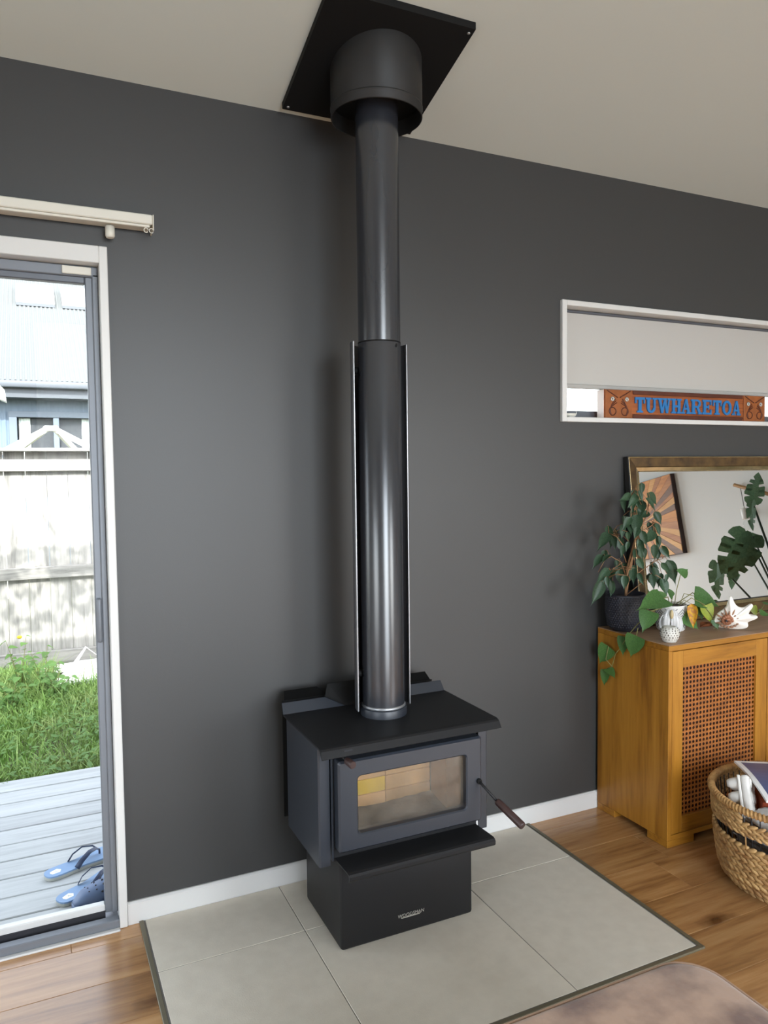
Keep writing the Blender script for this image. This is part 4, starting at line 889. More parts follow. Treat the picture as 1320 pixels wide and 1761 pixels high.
obj('base', MB().lathe([(0, .001), (.200, .001), (.205, .010), (0, .010)], (BX, BY, 0), 40), M['hyacinth'], bk)
# contents
def slab(name, label, cat, loc, rot, size, m, edge=None, group=None, curve=0.0):
    t = thing(name, label, cat, loc, group=group, rot=rot)
    x, y, z = size
    return t
n_ = 0
for (lx, ly, lz, rz, sx, sy, sz) in ((BX, BY, .0125, .3, .30, .22, .075), (BX + .01, BY - .01, .0885, -.2, .32, .24, .075), (BX - .01, BY, .1645, .15, .31, .25, .06)):
    t = thing('newspaper_stack', ['grey folded newspapers at the bottom of the basket', 'grey folded newspapers in the middle of the basket pile', 'grey folded newspapers seen through the wire band of the basket'][n_], 'newspaper', (lx, ly, lz), group='newspapers piled in the basket', rot=(0, 0, rz)); n_ += 1
    k = 0; z = 0
    while z < sz - .01:
        h = random.uniform(.009, .015); h = min(h, sz - z)
        d = random.uniform(-.006, .006); obj('folded_paper', MB().rbox(-sx / 2 + d, sx / 2 + d, -sy / 2 - d, sy / 2 - d, z, z + h - .0008, .003), M['paper_edge'], t, local=True); z += h
ec = thing('egg_carton', 'white pulp egg carton standing on end inside the basket', 'egg carton', (2.238, -.690, .302))
ax = Vector((.30, .42, .85)).normalized(); az = Vector((-.42, .88, .05)); az = (az - ax * az.dot(ax)).normalized(); ay = az.cross(ax)
ec.rotation_euler = Matrix((ax, ay, az)).transposed().to_euler()
obj('tray', MB().rbox(-.072, .072, -.05, .05, -.002, .008, .003, 2), M['pulp'], ec, local=True)
obj('lid', MB().rbox(-.072, .072, -.05, .05, -.030, -.0025, .009, 2), M['pulp'], ec, local=True)
for i in range(3):
    for j in range(2):
        obj('cup', MB().lathe([(.0, .048), (.012, .046), (.0175, .034), (.0220, .0085)], (-.047 + i * .047, -.024 + j * .048, 0), 16), M['pulp'], ec, local=True)
        obj('lid_bump', MB().blob((-.047 + i * .047, -.024 + j * .048, -.0305), (.018, .020, .004), 14, 6), M['pulp'], ec, local=True)
rc = thing('rust_card', 'rust coloured card box tucked beside the egg carton in the basket', 'box', (2.300, -.715, .2275), rot=(math.radians(4), 0, math.radians(50)))
obj('box', MB().rbox(-.07, .07, -.02, .02, 0, .085, .003), M['rust'], rc, local=True)
obj('flap', MB().rbox(-.068, .068, -.0205, -.018, .085, .097, .001), M['rust'], rc, local=True)
wp = thing('white_paper_bag', 'crumpled white paper bag at the near side of the basket', 'bag', (2.262, -.822, .2262), rot=(0, 0, math.radians(-50)))
mb = MB(); nu, nv = 18, 10
for j in range(nv + 1):
    for i in range(nu):
        a = 2 * PI * i / nu; t = j / nv; rr = math.sin(PI * (.08 + .9 * t)) ** .6
        cr = 1 + .12 * math.sin(5 * a + 7 * t) + .06 * math.sin(11 * a - 4 * t)
        mb.v.append((.095 * rr * cr * math.cos(a), .052 * rr * cr * math.sin(a), .086 * t))
for j in range(nv):
    for i in range(nu): mb.f.append((j * nu + i, j * nu + (i + 1) % nu, (j + 1) * nu + (i + 1) % nu, (j + 1) * nu + i)); mb.sm.append(True)
mb.f += [tuple(range(nu)), tuple(nv * nu + i for i in range(nu))]; mb.sm += [False, False]
obj('bag', mb, M['paper'], wp, local=True)
obj('print', MB().rbox(-.02, .025, -.057, -.052, .05, .06, .002), M['red'], wp, local=True, label='small red print')
rp = thing('red_packet', 'small bright red packet at the near rim of the basket', 'packet', (2.375, -.915, .2262), rot=(0, 0, math.radians(-30)))
obj('pack', MB().rbox(-.05, .05, -.022, .022, 0, .092, .004), M['red'], rp, local=True)
obj('fold', MB().rbox(-.049, .049, -.012, .012, .0925, .096, .001), M['red'], rp, local=True)
def booklet(name, label, loc, rot, L, Wd, T, cover, parts):
    t = thing(name, label, 'magazine', loc, rot=rot)
    def bend(x): return .012 * math.sin(PI * (x / L + .5)) 
    for nm, z0, z1, ins, m in parts:
        mb = MB(); ns = 10
        for i in range(ns + 1):
            x = -L / 2 + ins + (L - 2 * ins) * i / ns; b_ = bend(x)
            mb.v += [(x, -Wd / 2 + ins, z0 + b_), (x, Wd / 2 - ins, z0 + b_), (x, Wd / 2 - ins, z1 + b_), (x, -Wd / 2 + ins, z1 + b_)]
        for i in range(ns):
            a = i * 4; mb.f += [(a, a + 4, a + 5, a + 1), (a + 1, a + 5, a + 6, a + 2), (a + 2, a + 6, a + 7, a + 3), (a + 3, a + 7, a + 4, a)]; mb.sm += [False] * 4
        mb.f += [(0, 1, 2, 3), (ns * 4, ns * 4 + 3, ns * 4 + 2, ns * 4 + 1)]; mb.sm += [False] * 2
        obj(nm, mb, m, t, local=True)
    return t
booklet('newspaper', 'folded grey newspaper under the blue magazine in the basket', (2.405, -.765, .325), (0, math.radians(-5), math.radians(67)), .27, .21, .012, None, (('sheets', 0, .012, 0, M['paper_edge']), ('outer_sheet', .0121, .0132, .0, M['paper'])))
mg = booklet('blue_magazine', 'magazine with blue cover and red mark lying on top in the basket', (2.375, -.735, .347), (math.radians(2), math.radians(-6), math.radians(61)), .28, .23, .01, None, (('pages', 0, .007, 0, M['paper']), ('cover', .0071, .0078, .0, M['paper']), ('cover_picture', .0079, .0084, .018, M['mag_blue'])))
mb = MB()
for k in range(2): mb.prism([(-.06 + k * .03, -.05 + k * .03, .0212), (-.045 + k * .03, -.055 + k * .03, .0212), (-.0 + k * .02, .01, .0212), (-.014 + k * .02, .012, .0212)], (0, 0, .0004))
obj('cover_mark', mb, M['red'], mg, local=True)

# ------------------------------------------------------------------ things the mirror shows: sunburst panel, wall lamp, monstera
ar = thing('sunburst_panel', 'square timber sunburst wall panel hung on the white wall, seen in the mirror', 'wall art', (X1, -2.615, 1.60))
AY0, AY1, AZ0, AZ1 = -2.96, -2.27, 1.255, 1.945; ac = (-2.70, 1.57)
obj('backing', MB().box(X1 - .045, X1 - .001, AY0, AY1, AZ0, AZ1), M['brown_grip'], ar)
strip_m = [wood('sunburst_strip_' + nm, lin(c1), lin(c2), lin(c3), 'Y', 1.2, .5, .08) for nm, c1, c2, c3 in (('honey', (152, 92, 32), (180, 116, 44), (194, 134, 58)), ('tan', (136, 82, 34), (158, 100, 46), (172, 114, 56)), ('walnut', (84, 56, 36), (108, 76, 52), (124, 90, 62)), ('pale', (180, 126, 60), (198, 146, 76), (206, 158, 90)))]
def edge_pt(a):
    c, s_ = math.cos(a), math.sin(a); ts = []
    if c > 1e-9: ts.append((AY1 - .004 - ac[0]) / c)
    if c < -1e-9: ts.append((AY0 + .004 - ac[0]) / c)
    if s_ > 1e-9: ts.append((AZ1 - .004 - ac[1]) / s_)
    if s_ < -1e-9: ts.append((AZ0 + .004 - ac[1]) / s_)
    t = min(ts); return (ac[0] + c * t, ac[1] + s_ * t)
corners = sorted(math.atan2(z - ac[1], y_ - ac[0]) % (2 * PI) for y_ in (AY0 + .004, AY1 - .004) for z in (AZ0 + .004, AZ1 - .004))
nst = 52; cut = [2 * PI * (i + random.uniform(-.22, .22)) / nst for i in range(nst)]; cut.append(cut[0] + 2 * PI)
for i in range(nst):
    a0, a1 = cut[i] + .0015, cut[i + 1] - .0015; mid = [c for c in corners if a0 < c % (2 * PI) < a1]
    poly = [ac, edge_pt(a0)] + [edge_pt(c) for c in mid] + [edge_pt(a1)]
    px = X1 - .0455 - random.uniform(.002, .006)
    obj('strip', MB().prism([(px, q[0], q[1]) for q in poly], (X1 - .0453 - px, 0, 0)), strip_m[random.choice((0, 0, 1, 1, 2, 3))], ar)
lp = thing('pendant_wall_lamp', 'wooden arm wall lamp with white bulb holder hanging on a grey cord, in the mirror', 'lamp', (X1, -1.3, 1.6))
obj('arm', MB().tube([(4.95, -1.651, 1.709), (4.95, -1.20, 1.50)], .014, 14), M['lamp_wood'], lp)
obj('wall_bracket', MB().rbox(4.940, 4.999, -1.25, -1.19, 1.46, 1.53, .004), M['lamp_white'], lp)
obj('cord', MB().tube([(4.95, -1.600, 1.685), (4.95, -1.600, 1.52)], .003, 8), M['lamp_cord'], lp)
obj('bulb_holder', MB().lathe([(0, 0), (.026, 0), (.028, .004), (.028, .078), (.024, .084), (.006, .086), (.004, .1)], (4.95, -1.600, 1.430), 24), M['lamp_white'], lp)
obj('bulb', MB().blob((4.95, -1.600, 1.385), (.03, .03, .042), 16, 10), M['glass'], lp)
mo = thing('potted_monstera', 'large split leaf monstera plant reflected in the mirror', 'plant', (4.06, -.72, 0))
obj('pot', MB().lathe([(0, 0), (.11, 0), (.15, .28), (.155, .30), (.14, .30), (.135, .26), (0, .26)], (4.06, -.72, .0005), 36), M['terracotta'], mo)
obj('soil', MB().disc((4.06, -.72, .275), .136, 32), M['soil'], mo)
def monstera_mesh():
    """heart-shaped blade cut by deep slits, unit length along +y"""
    half = [(0, 0), (.08, -.07), (.20, -.08), (.30, .0), (.34, .10), (.33, .15), (.14, .20), (.13, .27), (.36, .24), (.38, .33), (.35, .38), (.13, .37), (.12, .44), (.34, .46), (.33, .55), (.30, .58), (.11, .52), (.10, .60), (.27, .66), (.23, .75), (.08, .67), (.07, .74), (.15, .84), (.08, .93), (0, 1.0)]
    bm = bmesh.new()
    pts = half + [(-x, y_) for x, y_ in reversed(half[1:-1])]
    vv = [bm.verts.new((x, y_, .18 * abs(x) - .25 * y_ * y_ - .10 * x * x)) for x, y_ in pts]
    bm.faces.new(vv); bmesh.ops.triangulate(bm, faces=bm.faces[:])
    bmesh.ops.subdivide_edges(bm, edges=[e for e in bm.edges if e.calc_length() > .25], cuts=1)
    for v in bm.verts: v.co.z = .20 * abs(v.co.x) - .25 * v.co.y ** 2 - .22 * v.co.x ** 2
    return MB().bm(bm, False)
mm_ = mesh_of('monstera_leaf', monstera_mesh(), M['monstera'])
LV = [((3.75, -.635, 1.219), (3.65, -.772, .995), (-.5, .8, .2), 1.0), ((3.70, -.836, 1.075), (3.68, -.882, .859), (-.9, .25, 0), .62), ((3.70, -.56, 1.193), (3.62, -.672, .943), (-.2, .9, .2), .8), ((3.85, -.637, 1.405), (3.85, -.564, 1.562), (-.6, .6, .1), .85), ((3.80, -.602, 1.399), (3.75, -.613, 1.24), (-.9, .2, .2), .5), ((3.95, -.50, 1.30), (3.85, -.40, 1.10), (-.3, .8, .3), 1.0), ((4.2, -.6, 1.35), (4.25, -.48, 1.13), (0, .9, .3), 1.0), ((4.1, -.95, 1.15), (4.05, -1.12, .95), (0, -.7, .6), 1.0)]
for b, t, f, ws in LV: place_leaf('leaf', mm_, mo, b, t, f, ws)
for b, t, f, ws in LV:
    b = Vector(b); r_ = Vector((4.06, -.72, .27)); obj('stalk', MB().tube([r_, r_.lerp(b, .5) + Vector((.06, 0, .09)), b], [.009, .007, .004], 8), M['mon_stem'], mo)

# ------------------------------------------------------------------ outside: deck, sandals, lawn, fence, neighbour
dk = struct_root('deck', (-.5, .9, -.05))
yb = 1.612
while yb > .2:
    obj('deck_board', MB().rbox(-3.2, 3.4, yb - .1385, yb, -.078 + random.uniform(-.001, .001), -.05 + random.uniform(-.0012, .0012), .003), M['deck'], dk); yb -= .1450
obj('joist', MB().box(-3.2, 3.4, .14, .18, -.20, -.08).box(-3.2, 3.4, 1.50, 1.55, -.20, -.08), M['fence_rail'], dk)
obj('packing_board', MB().rbox(-3.2, 3.4, .131, .172, -.078, -.052, .003), M['deck'], dk)
GZ0 = -.10
ln = MB(); gx, gy = 50, 24
for j in range(gy + 1):
    for i in range(gx + 1):
        x = -4 + 9 * i / gx; y_ = 1.3 + 3.0 * j / gy
        ln.v.append((x, y_, GZ0 + .02 * math.sin(3 * x + 2 * y_) + .012 * math.sin(7 * x - 5 * y_) - (.05 if y_ < 1.6 else 0)))
for j in range(gy):
    for i in range(gx): a = j * (gx + 1) + i; ln.f.append((a, a + 1, a + gx + 2, a + gx + 1)); ln.sm.append(True)
struct('lawn', ln, M['soil_out'])
struct('neighbouring_ground', MB().box(-25, 30, 4.31, 40, -.4, -.15), M['soil_out'])
# grass: short blades, only over the strip the door looks on to
gb = MB(); rnd = random.Random(5)
for k in range(26000):
    y_ = rnd.uniform(1.60, 4.0); x = rnd.uniform(-.9, .95); 
    if x > .1 and y_ > 3.32: continue
    dens = .5 + .5 * math.sin(3.1 * x + 1.3) * math.sin(2.3 * y_)
    h = rnd.uniform(.04, .13) * (.7 + .6 * dens)
    if rnd.random() < .05: h *= 1.9
    a = rnd.uniform(0, 2 * PI); ca, sa = math.cos(a), math.sin(a); w = rnd.uniform(.002, .0045); ln_ = rnd.uniform(.2, 1.0) * h; b = rnd.uniform(0, 2 * PI); cb_, sb_ = math.cos(b), math.sin(b)
    z = GZ0 - .02 + .02 * math.sin(3 * x + 2 * y_)
    if y_ < 1.66: h *= .8
    v0 = len(gb.v)
    gb.v += [(x - ca * w, y_ - sa * w, z), (x + ca * w, y_ + sa * w, z), (x + ca * w * .8 + cb_ * ln_ * .4, y_ + sa * w * .8 + sb_ * ln_ * .4, z + h * .65), (x - ca * w * .8 + cb_ * ln_ * .4, y_ - sa * w * .8 + sb_ * ln_ * .4, z + h * .65), (x + cb_ * ln_, y_ + sb_ * ln_, z + h)]
    gb.f += [(v0, v0 + 1, v0 + 2, v0 + 3), (v0 + 3, v0 + 2, v0 + 4)]; gb.sm += [False, False]
g_ = obj('grass', gb, M['grass'], kind='stuff', fixn=False); single(g_, 'rough green grass on the lawn between the deck and the fence', 'grass')
# clover-like broad leaves among the grass
cl = MB()
for k in range(2600):
    y_ = rnd.uniform(1.62, 3.9); x = rnd.uniform(-.9, .95)
    if x > .1 and y_ > 3.32: continue
    z = GZ0 + rnd.uniform(.02, .09); a = rnd.uniform(0, 2 * PI); s_ = rnd.uniform(.012, .028); t = rnd.uniform(-.5, .5)
    c, s2 = math.cos(a) * s_, math.sin(a) * s_; v0 = len(cl.v)
    cl.v += [(x - c, y_ - s2, z - t * s_), (x - s2 * .55, y_ + c * .55, z), (x + c, y_ + s2, z + t * s_), (x + s2 * .55, y_ - c * .55, z + .004)]; cl.f.append((v0, v0 + 1, v0 + 2, v0 + 3)); cl.sm.append(False)
single(obj('ground_cover', cl, M['weed'], kind='stuff', fixn=False), 'small clover leaves scattered through the lawn', 'weeds')
# taller weeds near the fence
wm = [mesh_of('weed_leaf', leaf_mesh(w, .3, .15, .3), M['weed']) for w in (.38, .3)]
WD = [(.02, 3.30, .34, 'bushy green weed growing by the white sheet, tallest on the lawn'), (-.13, 3.45, .40, 'tall thin weed with a yellow flower at the left edge of the door glass'), (.10, 3.12, .24, 'low green weed in front of the white sheet'), (-.18, 3.0, .24, 'green weed left of the bushy weed in the lawn')]
for x, y_, h, lab in WD:
    wd = thing('weed', lab, 'plant', (x, y_, GZ0 - .01))
    for s_ in range(5):
        a = s_ * 1.26 + x; tip = Vector((x + .10 * math.cos(a), y_ + .10 * math.sin(a), GZ0 + h * (.7 + .3 * (s_ % 2)))); b = Vector((x, y_, GZ0 - .01)); mid = b.lerp(tip, .5) + Vector((0, 0, .04))
        obj('stem', MB().tube([b, mid, tip], [.003, .0025, .0015], 5), M['vine_stem'], wd)
        for k in range(6):
            t = .25 + .75 * k / 5; p = (b.lerp(mid, t * 2) if t < .5 else mid.lerp(tip, t * 2 - 1)); aa = k * 2.4 + s_
            L = rnd.uniform(.06, .10) * (1.2 - .5 * t); q = p + Vector((math.cos(aa) * L, math.sin(aa) * L, rnd.uniform(-.03, .03)))
            place_leaf('leaf', wm[k % 2], wd, p, q, (0, -.3, 1))
    if 'flower' in lab: obj('flower', MB().blob((x, y_ - .02, GZ0 + h + .015), (.018, .018, .012), 10, 6), M['yellow'], wd)
# discarded white sheets of card by the fence
ws_ = thing('white_card_sheets', 'bright white sheets of card lying on the lawn beside the fence', 'cardboard', (.7, 3.6, GZ0 + .03))
def sheet(pts, t=.006):
    return MB().prism([Vector(p) for p in pts], (0, 0, t))
obj('sheet', sheet([(.06, 3.33, GZ0 + .045), (1.5, 3.33, GZ0 + .045), (1.5, 3.92, GZ0 + .075), (.25, 3.88, GZ0 + .075)], .02), M['card'], ws_)
obj('sheet', sheet([(-.02, 3.72, GZ0 + .05), (.45, 3.72, GZ0 + .06), (.45, 4.0, GZ0 + .06), (.02, 3.98, GZ0 + .05)], .006), M['card'], ws_)
tent = MB().prism([(.16, 3.55, GZ0 + .075), (.325, 3.80, GZ0 + .215), (.335, 3.80, GZ0 + .212), (.20, 3.55, GZ0 + .073)], (.0, .03, -.002)).prism([(.325, 3.80, GZ0 + .215), (.47, 3.72, GZ0 + .098), (.47, 3.74, GZ0 + .094), (.33, 3.83, GZ0 + .21)], (0, .05, -.004))
obj('folded_corner', tent, M['card'], ws_)
# paling fence
fc = thing('paling_fence', 'weathered grey timber paling fence across the back of the lawn', 'fence', (0, 4.1, GZ0))
for k in range(46):
    x = -2.4 + k * .156
    obj('paling', MB().rbox(x + .0012, x + .1548, 4.146, 4.162 + random.uniform(-.002, .002), -.08, 1.66 + random.uniform(-.004, .004), .002), M['fence'], fc)
obj('rail', MB().rbox(-2.4, 4.77, 4.100, 4.1455, .640, .735, .004), M['fence_rail'], fc)
obj('rail', MB().rbox(-2.4, 4.77, 4.100, 4.1455, 1.505, 1.60, .004), M['fence_rail'], fc)
obj('cap_board', MB().rbox(-2.4, 4.77, 4.06, 4.19, 1.662, 1.690, .004), M['fence_rail'], fc)
obj('plinth_board', MB().rbox(-2.4, 4.77, 4.105, 4.144, -.10, .045, .004), M['fence_rail'], fc)
for x in (-1.9, 2.4): obj('post', MB().rbox(x, x + .09, 4.163, 4.253, -.35, 1.66, .004), M['fence_rail'], fc)
# neighbouring house
nh = thing('neighbouring_house', 'house with pale corrugated roof and blue grey walls beyond the fence', 'house', (1, 13, -.15))
HY = 11.0
rf = MB(); xs = [-3 + .0127 * i for i in range(552)]; sl_ = math.tan(math.radians(30)); cs, sn = math.cos(math.radians(30)), math.sin(math.radians(30))
for i, x in enumerate(xs):
    hh = .013 * math.sin(2 * PI * x / .0762)
    rf.v += [(x, HY - .05 - hh * sn, 3.0 + hh * cs), (x, HY + 5.0 - hh * sn, 3.0 + 5.05 * sl_ + hh * cs)]
for i in range(len(xs) - 1): rf.f.append((2 * i, 2 * i + 2, 2 * i + 3, 2 * i + 1)); rf.sm.append(True)
rfo = obj('roof', rf, M['roof'], nh)
obj('rear_roof', MB().add([(-5, HY + 5, 5.915), (6, HY + 5, 5.915), (6, HY + 10, 3.0), (-5, HY + 10, 3.0)], [(0, 1, 2, 3)]), M['roof'], nh)
obj('ridge_cap', MB().prism([(-5, HY + 4.8, 5.83), (-5, HY + 5, 5.97), (-5, HY + 5.2, 5.83), (-5, HY + 5, 5.93)], (11, 0, 0)), M['roof'], nh)
for xa, xb in ((-.20, .50), (.64, 1.4)):
    y0_, y1_ = HY + 3.12, HY + 3.9
    zf = lambda yy, d: 3.0 + (yy - HY + .05) * sl_ + d
    sk = obj('skylight', MB().prism([(xa, y0_, zf(y0_, .02)), (xa, y0_, zf(y0_, .16)), (xa, y1_, zf(y1_, .16)), (xa, y1_, zf(y1_, .02))], (xb - xa, 0, 0)), M['skyl'], nh)
    obj('skylight_sill', MB().box(xa, xb, y0_ - .03, y0_ - .002, zf(y0_, .0), zf(y0_, .06)), M['gutter'], sk)
obj('gutter', MB().rbox(-5, 6, HY - .17, HY - .05, 2.875, 2.99, .02, 2), M['gutter'], nh)
obj('fascia', MB().box(-5, 6, HY - .048, HY - .02, 2.73, 2.95), M['gutter'], nh)
obj('soffit', MB().box(-5, 6, HY - .02, HY + .42, 2.73, 2.745), M['gutter'], nh)
cw = MB(); HW = HY + .40
def corr(x0, x1, z0, z1):
    n_x = int((x1 - x0) / .019); b0 = len(cw.v)
    for i in range(n_x + 1):
        x = x0 + (x1 - x0) * i / n_x; d = .010 * math.sin(2 * PI * x / .076); cw.v.extend([(x, HW + d, z0), (x, HW + d, z1)])
    for i in range(n_x): cw.f.append((b0 + 2 * i, b0 + 2 * i + 2, b0 + 2 * i + 3, b0 + 2 * i + 1)); cw.sm.append(True)
corr(-5, -.30, -.15, 2.735); corr(-.30, 1.0, 2.46, 2.735); corr(1.0, 6, -.15, 2.735); corr(-.30, 1.0, -.15, 1.1)
obj('wall', cw, M['clad'], nh)
obj('rear_wall', MB().box(-5, 6, HY + 9.6, HY + 9.7, -.15, 3.2).box(-5, -4.9, HY + .5, HY + 9.6, -.15, 3.0).box(5.9, 6, HY + .5, HY + 9.6, -.15, 3.0), M['clad'], nh)
wf = obj('window', MB().rbox(-.34, -.22, HW - .06, HW + .05, 1.1, 2.52, .005).rbox(.93, 1.04, HW - .06, HW + .05, 1.1, 2.52, .005).rbox(-.345, 1.045, HW - .064, HW + .05, 2.44, 2.54, .005).rbox(.33, .42, HW - .05, HW + .05, 1.1, 2.44, .005), M['win_frame'], nh)
obj('pane', MB().box(-.22, .93, HW + .03, HW + .036, 1.1, 2.44), M['glass'], wf)
sb_ = MB()
for i in range(56): xx = -.20 + i * .0205; sb_.box(xx, xx + .013, HW + .10, HW + .104, 1.1, 2.43)
obj('slatted_blind', sb_, M['blind_slat'], wf, kind='stuff')
for xa, xb in ((-.19, -.02), (.78, .92)):
    mb = MB()
    for i in range(13):
        x = xa + (xb - xa) * i / 12; d = .015 * math.sin(i * 1.9); mb.v += [(x, HW + .075 + d, 1.1), (x, HW + .075 + d, 2.43)]
    for i in range(12): mb.f.append((2 * i, 2 * i + 2, 2 * i + 3, 2 * i + 1)); mb.sm.append(True)
    obj('curtain', mb, M['curtain'], wf, label='white curtain')
obj('dark_interior', MB().box(-.3, 1.0, HW + .25, HW + .26, 1.1, 2.5), M['dark_pane'], wf)
obj('eave_return', MB().prism([(-.95, HY - 2.2, 3.36), (-.315, HY - 2.2, 2.62), (-.30, HY - 2.2, 2.47), (-.37, HY - 2.2, 2.50), (-.95, HY - 2.2, 3.16)], (0, .3, 0)), M['white_timber'], nh)
# white frame with sloping arms showing over the fence
gz_ = thing('white_garden_frame', 'white pitched timber garden frame rising above the fence in front of the window', 'gazebo', (.22, 8.0, -.15))
obj('hub', MB().rbox(.13, .31, 7.93, 8.07, 2.035, 2.10, .015), M['white_timber'], gz_)
for ex, ey, ez in ((-.50, -.45, 1.66), (-.36, .55, 1.66), (.98, -.45, 1.63), (.80, .55, 1.50)):
    a = Vector((.22 + (.05 if ex > 0 else -.05), 8.0, 2.06)); b = Vector((ex, 8 + ey, ez)); d = (b - a).normalized(); s_ = d.cross(Vector((0, 0, 1))).normalized() * .022; u = s_.cross(d).normalized() * .03
    obj('rafter', MB().add([a - s_ - u, a + s_ - u, a + s_ + u, a - s_ + u, b - s_ - u, b + s_ - u, b + s_ + u, b - s_ + u], [(0, 1, 2, 3), (4, 7, 6, 5), (0, 4, 5, 1), (1, 5, 6, 2), (2, 6, 7, 3), (3, 7, 4, 0)]), M['white_timber'], gz_)
    obj('post', MB().rbox(ex - .03, ex + .03, 8 + ey - .03, 8 + ey + .03, -.15, ez - .02, .004), M['white_timber'], gz_)
# leafy tree outside the small window
tr = thing('garden_tree', 'sunlit pale green tree outside the small high window', 'tree', (4.6, 6.2, -.15))
obj('trunk', MB().tube([(4.6, 6.2, -.15), (4.63, 6.2, 1.0), (4.58, 6.22, 2.4)], [.09, .07, .04], 10), M['bark'], tr)
lf = MB()
for k in range(3200):
    d = Vector((rnd.gauss(0, 1), rnd.gauss(0, 1), rnd.gauss(0, 1))).normalized() * (rnd.random() ** .4); c = Vector((4.6, 6.2, 2.5)) + Vector((d.x * 1.5, d.y * 1.0, d.z * 1.2)); a = rnd.uniform(0, 6.28); s_ = rnd.uniform(.03, .06)
    u = Vector((math.cos(a), math.sin(a), rnd.uniform(-.6, .6))).normalized() * s_; v = u.orthogonal().normalized() * s_ * .5; n0 = len(lf.v); lf.v += [c - u, c + v, c + u, c - v]; lf.f.append((n0, n0 + 1, n0 + 2, n0 + 3)); lf.sm.append(False)
obj('foliage', lf, M['weed'], tr, kind='stuff', fixn=False)
# unseen leaves added above the eave to dapple the fence with shade
cb = thing('unseen_dapple_leaves', 'unseen leaf cluster added over the roof edge to dapple the fence with shade', 'plant', (-.6, 1.1, 2.9))
for k in range(5):
    x = -2.2 + k * .8; obj('stem', MB().tube([(x, .58, 2.86), (x + .1, .9, 3.05), (x + .2, 1.3, 3.1), (x + .15, 1.7, 3.0)], [.02, .015, .01, .006], 6), M['bark'], cb)
lf = MB()
for k in range(2300):
    c = Vector((rnd.uniform(-2.6, 1.6), rnd.uniform(.65, 1.75), 0)); c.z = 2.78 + rnd.uniform(0, .55); 
    hz_ = c.z - (4.1 - c.y) * .753                     # where its shade meets the fence
    if hz_ > .92 or math.sin(5.3 * c.x + 2.1) * math.sin(7.7 * c.z) > .45: continue
    a = rnd.uniform(0, 6.28); s_ = rnd.uniform(.035, .075)
    u = Vector((math.cos(a), math.sin(a), rnd.uniform(-.8, .8))).normalized() * s_; v = u.orthogonal().normalized() * s_ * .55; n0 = len(lf.v); lf.v += [c - u, c + v, c + u, c - v]; lf.f.append((n0, n0 + 1, n0 + 2, n0 + 3)); lf.sm.append(False)
obj('foliage', lf, M['weed'], cb, kind='stuff', fixn=False)
# sandals and clog on the deck
def sandal(name, label, loc, rz):
    t = thing(name, label, 'sandal', loc, group='blue flip flops on the deck', rot=(0, 0, rz))
    ol = [(0, 0), (.006, .024), (.03, .037), (.07, .037), (.13, .033), (.18, .041), (.23, .047), (.265, .036), (.285, .006), (.278, -.024), (.25, -.044), (.2, -.046), (.14, -.036), (.07, -.036), (.03, -.034), (.006, -.022)]
    sm = []
    for i in range(len(ol)):                            # smooth the outline
        p0, p1, p2, p3 = (Vector(ol[(i + k - 1) % len(ol)]) for k in range(4))
        for q in (0, .33, .66): sm.append(.5 * ((2 * p1) + (-p0 + p2) * q + (2 * p0 - 5 * p1 + 4 * p2 - p3) * q * q + (-p0 + 3 * p1 - 3 * p2 + p3) * q ** 3))
    so = obj('sole', MB().prism([(p.x, p.y, 0) for p in sm], (0, 0, .011)), M['sandal_edge'], t, local=True, label='pale lower sole')
    obj('footbed', MB().prism([(p.x, p.y, .0112) for p in sm], (0, 0, .006)), M['sandal'], t, local=True)
    for s_ in (-1, 1):
        path = [(.105, s_ * .036, .016), (.125, s_ * .037, .038), (.16, s_ * .030, .056), (.195, s_ * .014, .052), (.214, 0, .034)]
        mb = MB(); w = .0105
        for i, p in enumerate(path):
            p = Vector(p); d = (Vector(path[min(i + 1, 4)]) - Vector(path[max(i - 1, 0)])).normalized(); nrm = Vector((0, s_ * .6, .8)); sd2 = d.cross(nrm).normalized() * w * (1 - .12 * i); up = nrm * .0016
            mb.v += [p - sd2 - up, p + sd2 - up, p + sd2 + up, p - sd2 + up]
        for i in range(4):
            for k in range(4): mb.f.append((i * 4 + k, i * 4 + (k + 1) % 4, (i + 1) * 4 + (k + 1) % 4, (i + 1) * 4 + k)); mb.sm.append(True)
        mb.f += [(0, 1, 2, 3), (16, 19, 18, 17)]; mb.sm += [False] * 2
        obj('strap', mb, M['strap'], t, local=True)
    obj('toe_post', MB().tube([(.216, 0, .017), (.216, 0, .036)], .004, 8), M['strap'], t, local=True)
    lg = obj('heel_emblem', MB().prism([(.022, -.012, .0173), (.05, -.015, .0173), (.060, .0, .0173), (.050, .015, .0173), (.022, .010, .0173), (.018, .0, .0173)], (0, 0, .0004)), M['badge_w'], t, local=True, label='cream printed mountain and wave emblem')
    obj('emblem_wave', MB().tube([(.048, -.007, .0179), (.042, -.002, .0179), (.040, .004, .0179), (.043, .008, .0179), (.040, .0, .0179), (.033, -.006, .0179)], .0008, 5), M['paper_edge'], lg, local=True)
    return t
DZ = -.0485
sandal('flip_flop', 'blue flip flop farther from the glass door on the deck', (-.010, .520, DZ), math.radians(24))
sandal('flip_flop', 'blue flip flop nearer the glass, partly behind the navy clog', (.030, .312, DZ), math.radians(34))
cg = thing('navy_clog', 'navy foam clog with round vent holes just outside the glass door', 'clog', (.075, .262, DZ), rot=(0, 0, math.radians(12)))
mb = MB(); ns, nr = 16, 14
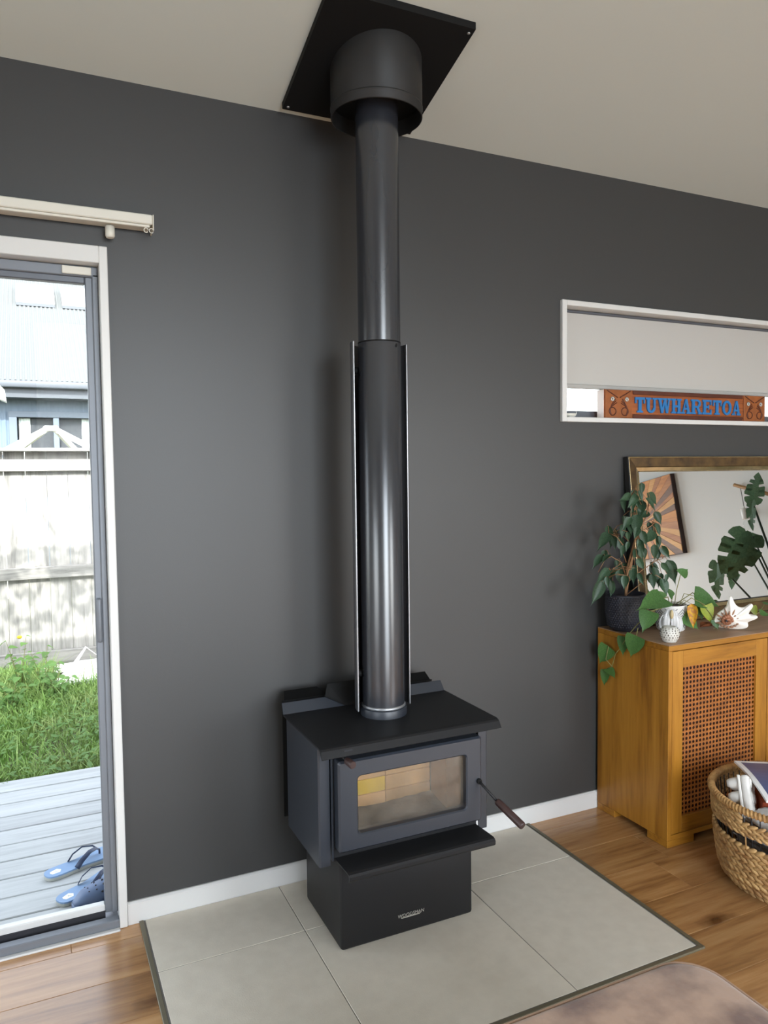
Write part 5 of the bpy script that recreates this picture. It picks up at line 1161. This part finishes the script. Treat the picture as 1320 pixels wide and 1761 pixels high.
for i in range(ns + 1):
    t = i / ns; x = .262 * t; w = .046 * (math.sin(PI * min(.5, .10 + t * 1.6)) if t < .3 else 1 - .26 * max(0, t - .45)) ; h = .050 + .036 * min(1, t * 1.9) if t < .6 else .086 - .030 * (t - .6) / .4
    h *= min(1, .55 + t * 4)
    if t == 1: w *= .7
    for k in range(nr + 1):
        a = PI * k / nr; mb.v.append((x, w * math.cos(a), .020 + (h - .020) * max(0, math.sin(a)) ** .75))
for i in range(int(ns * .62)):
    for k in range(nr): q = i * (nr + 1) + k; mb.f.append((q, q + 1, q + nr + 2, q + nr + 1)); mb.sm.append(True)
mb.f.append(tuple(range(nr + 1))); mb.sm.append(False)
for i in range(int(ns * .62), ns):                     # open heel: only low side walls
    for k in list(range(3)) + list(range(nr - 3, nr)): q = i * (nr + 1) + k; mb.f.append((q, q + 1, q + nr + 2, q + nr + 1)); mb.sm.append(True)
up = obj('upper', mb, M['clog'], cg, local=True)
up.modifiers.new('thickness', 'SOLIDIFY').thickness = .003
obj('sole', pad(-.004, .268, -.047, .047, 0, .021, .045, .004), M['clog'], cg, local=True)
for x, a, r_ in ((.045, 1.15, .0026), (.05, 1.6, .0026), (.05, 2.05, .0026), (.072, .95, .0032), (.075, 1.35, .0032), (.075, 1.8, .0032), (.074, 2.2, .003), (.10, .75, .0042), (.10, 1.15, .0042), (.10, 1.6, .0042), (.10, 2.05, .0042), (.13, .6, .0052), (.13, 1.0, .005), (.13, 2.1, .005), (.09, 2.55, .004), (.12, 2.6, .005)):
    t = x / .262; w = .046 * (math.sin(PI * min(.5, .10 + t * 1.6)) if t < .3 else 1 - .26 * max(0, t - .45)); h = (.050 + .036 * min(1, t * 1.9)) * min(1, .55 + t * 4)
    obj('vent_hole', MB().blob((x, w * math.cos(a), .020 + (h - .020) * math.sin(a) ** .75), (r_, r_, r_ * .9), 10, 6), M['seal'], up, local=True)
st_ = MB().tube([(.165, .043, .05), (.21, .046, .062), (.26, .034, .066), (.285, 0, .066), (.26, -.034, .066), (.21, -.046, .062), (.165, -.043, .05)], .005, 8)
obj('heel_strap', st_, M['clog'], cg, local=True)

for o in bpy.data.objects:
    if '_o' in o.keys(): del o['_o']
